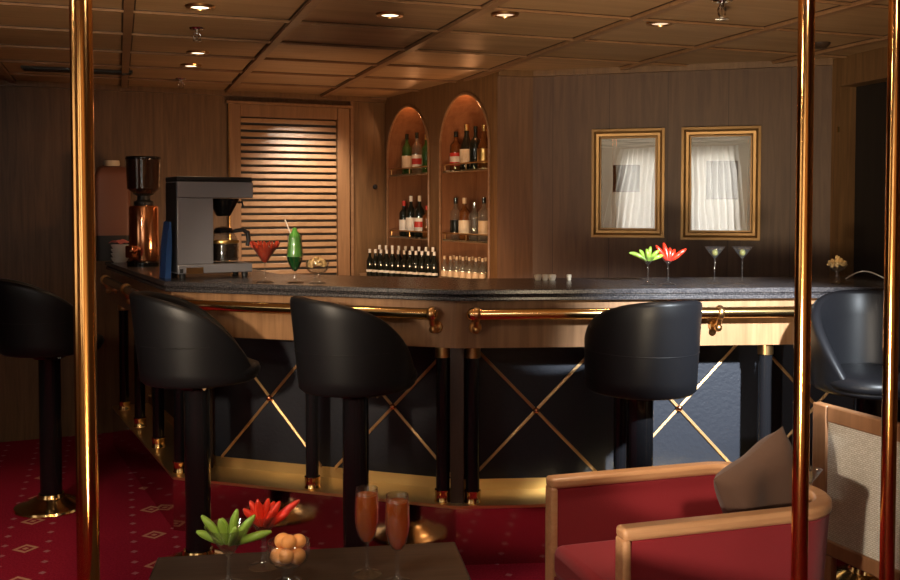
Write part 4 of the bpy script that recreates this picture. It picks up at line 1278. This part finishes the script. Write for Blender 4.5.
# narrow unseen spot added to brighten the things on the foreground table
spot('table_fill', (-.45, .8, 2.24), (-.18, 2.02, .80), 34, (1, .86, .68), 26, .8, .05)
# unseen spot added on the wall behind the viewer, for the pole reflections
spot('pole_reflection_fill', (1.1, .3, 2.22), (1.0, -1.3, 1.25), 90, (1, .72, .38), 85, .6, .08)
# warm wash on the left of the bar and the carpet
spot('carpet_fill', (-2.1, 2.9, 2.24), (-2.1, 4.1, 0), 60, (1, .76, .55), 50, .8, .05)  # unseen spot added to brighten the carpet at far left
spot('left_bar_spot', (-.75, 2.2, 2.24), (-.65, 4.3, .45), 60, (1, .80, .52), 34, .9, .05)
spot('left_fascia_fill', (-1.35, .6, 1.60), (-.70, 4.2, 1.0), 520, (1, .80, .58), 24, .8, .08)  # unseen frontal spot added for the left fascia and rail, no wall fixture
# unseen spot added to brighten the left pole and the stool beyond it
spot('pole_fill', (-.15, .15, 2.2), (-.68, 1.75, 1.2), 60, (1, .66, .34), 34, .8, .05)
# unseen spot added to brighten the carpet before the bar corner
spot('corner_carpet_fill', (.70, 3.0, 2.27), (.72, 3.3, 0), 100, (1, .82, .62), 40, .8, .05)
# strip light under the inner edge of the bar top, lighting the shutter and niches
area('under_counter_strip', (-.55, 4.85, 1.06), (-1.0, 6.8, 1.3), 24, (1, .58, .30), 1.0, .05)
# spot without a fixture, added for the sheen on the shutter
spot('shutter_sheen_fill', (-.82, 6.33, 2.26), (-1.02, 6.85, 1.5), 105, (1, .84, .66), 75, .8, .14)
# lamps in the heads of the niches
for (u0, u1) in niches:
    c = npt((u0 + u1) / 2, -.06, 2.12)
    point('niche_lamp', c, 1.5, (1, .42, .16), .02)

w = bpy.data.worlds.new('world'); S.world = w; w.use_nodes = True
w.node_tree.nodes['Background'].inputs[0].default_value = (.55, .65, .8, 1)
w.node_tree.nodes['Background'].inputs[1].default_value = .3

S.view_settings.view_transform = 'Standard'
S.view_settings.look = 'None'
S.view_settings.gamma = 1
S.view_settings.use_curve_mapping = False
S.view_settings.exposure = 0.0
S.cycles.use_denoising = True
S.cycles.max_bounces = 12
S.cycles.transmission_bounces = 10
S.cycles.transparent_max_bounces = 12
S.cycles.caustics_reflective = False
S.cycles.caustics_refractive = False
S.cycles.sample_clamp_indirect = 4
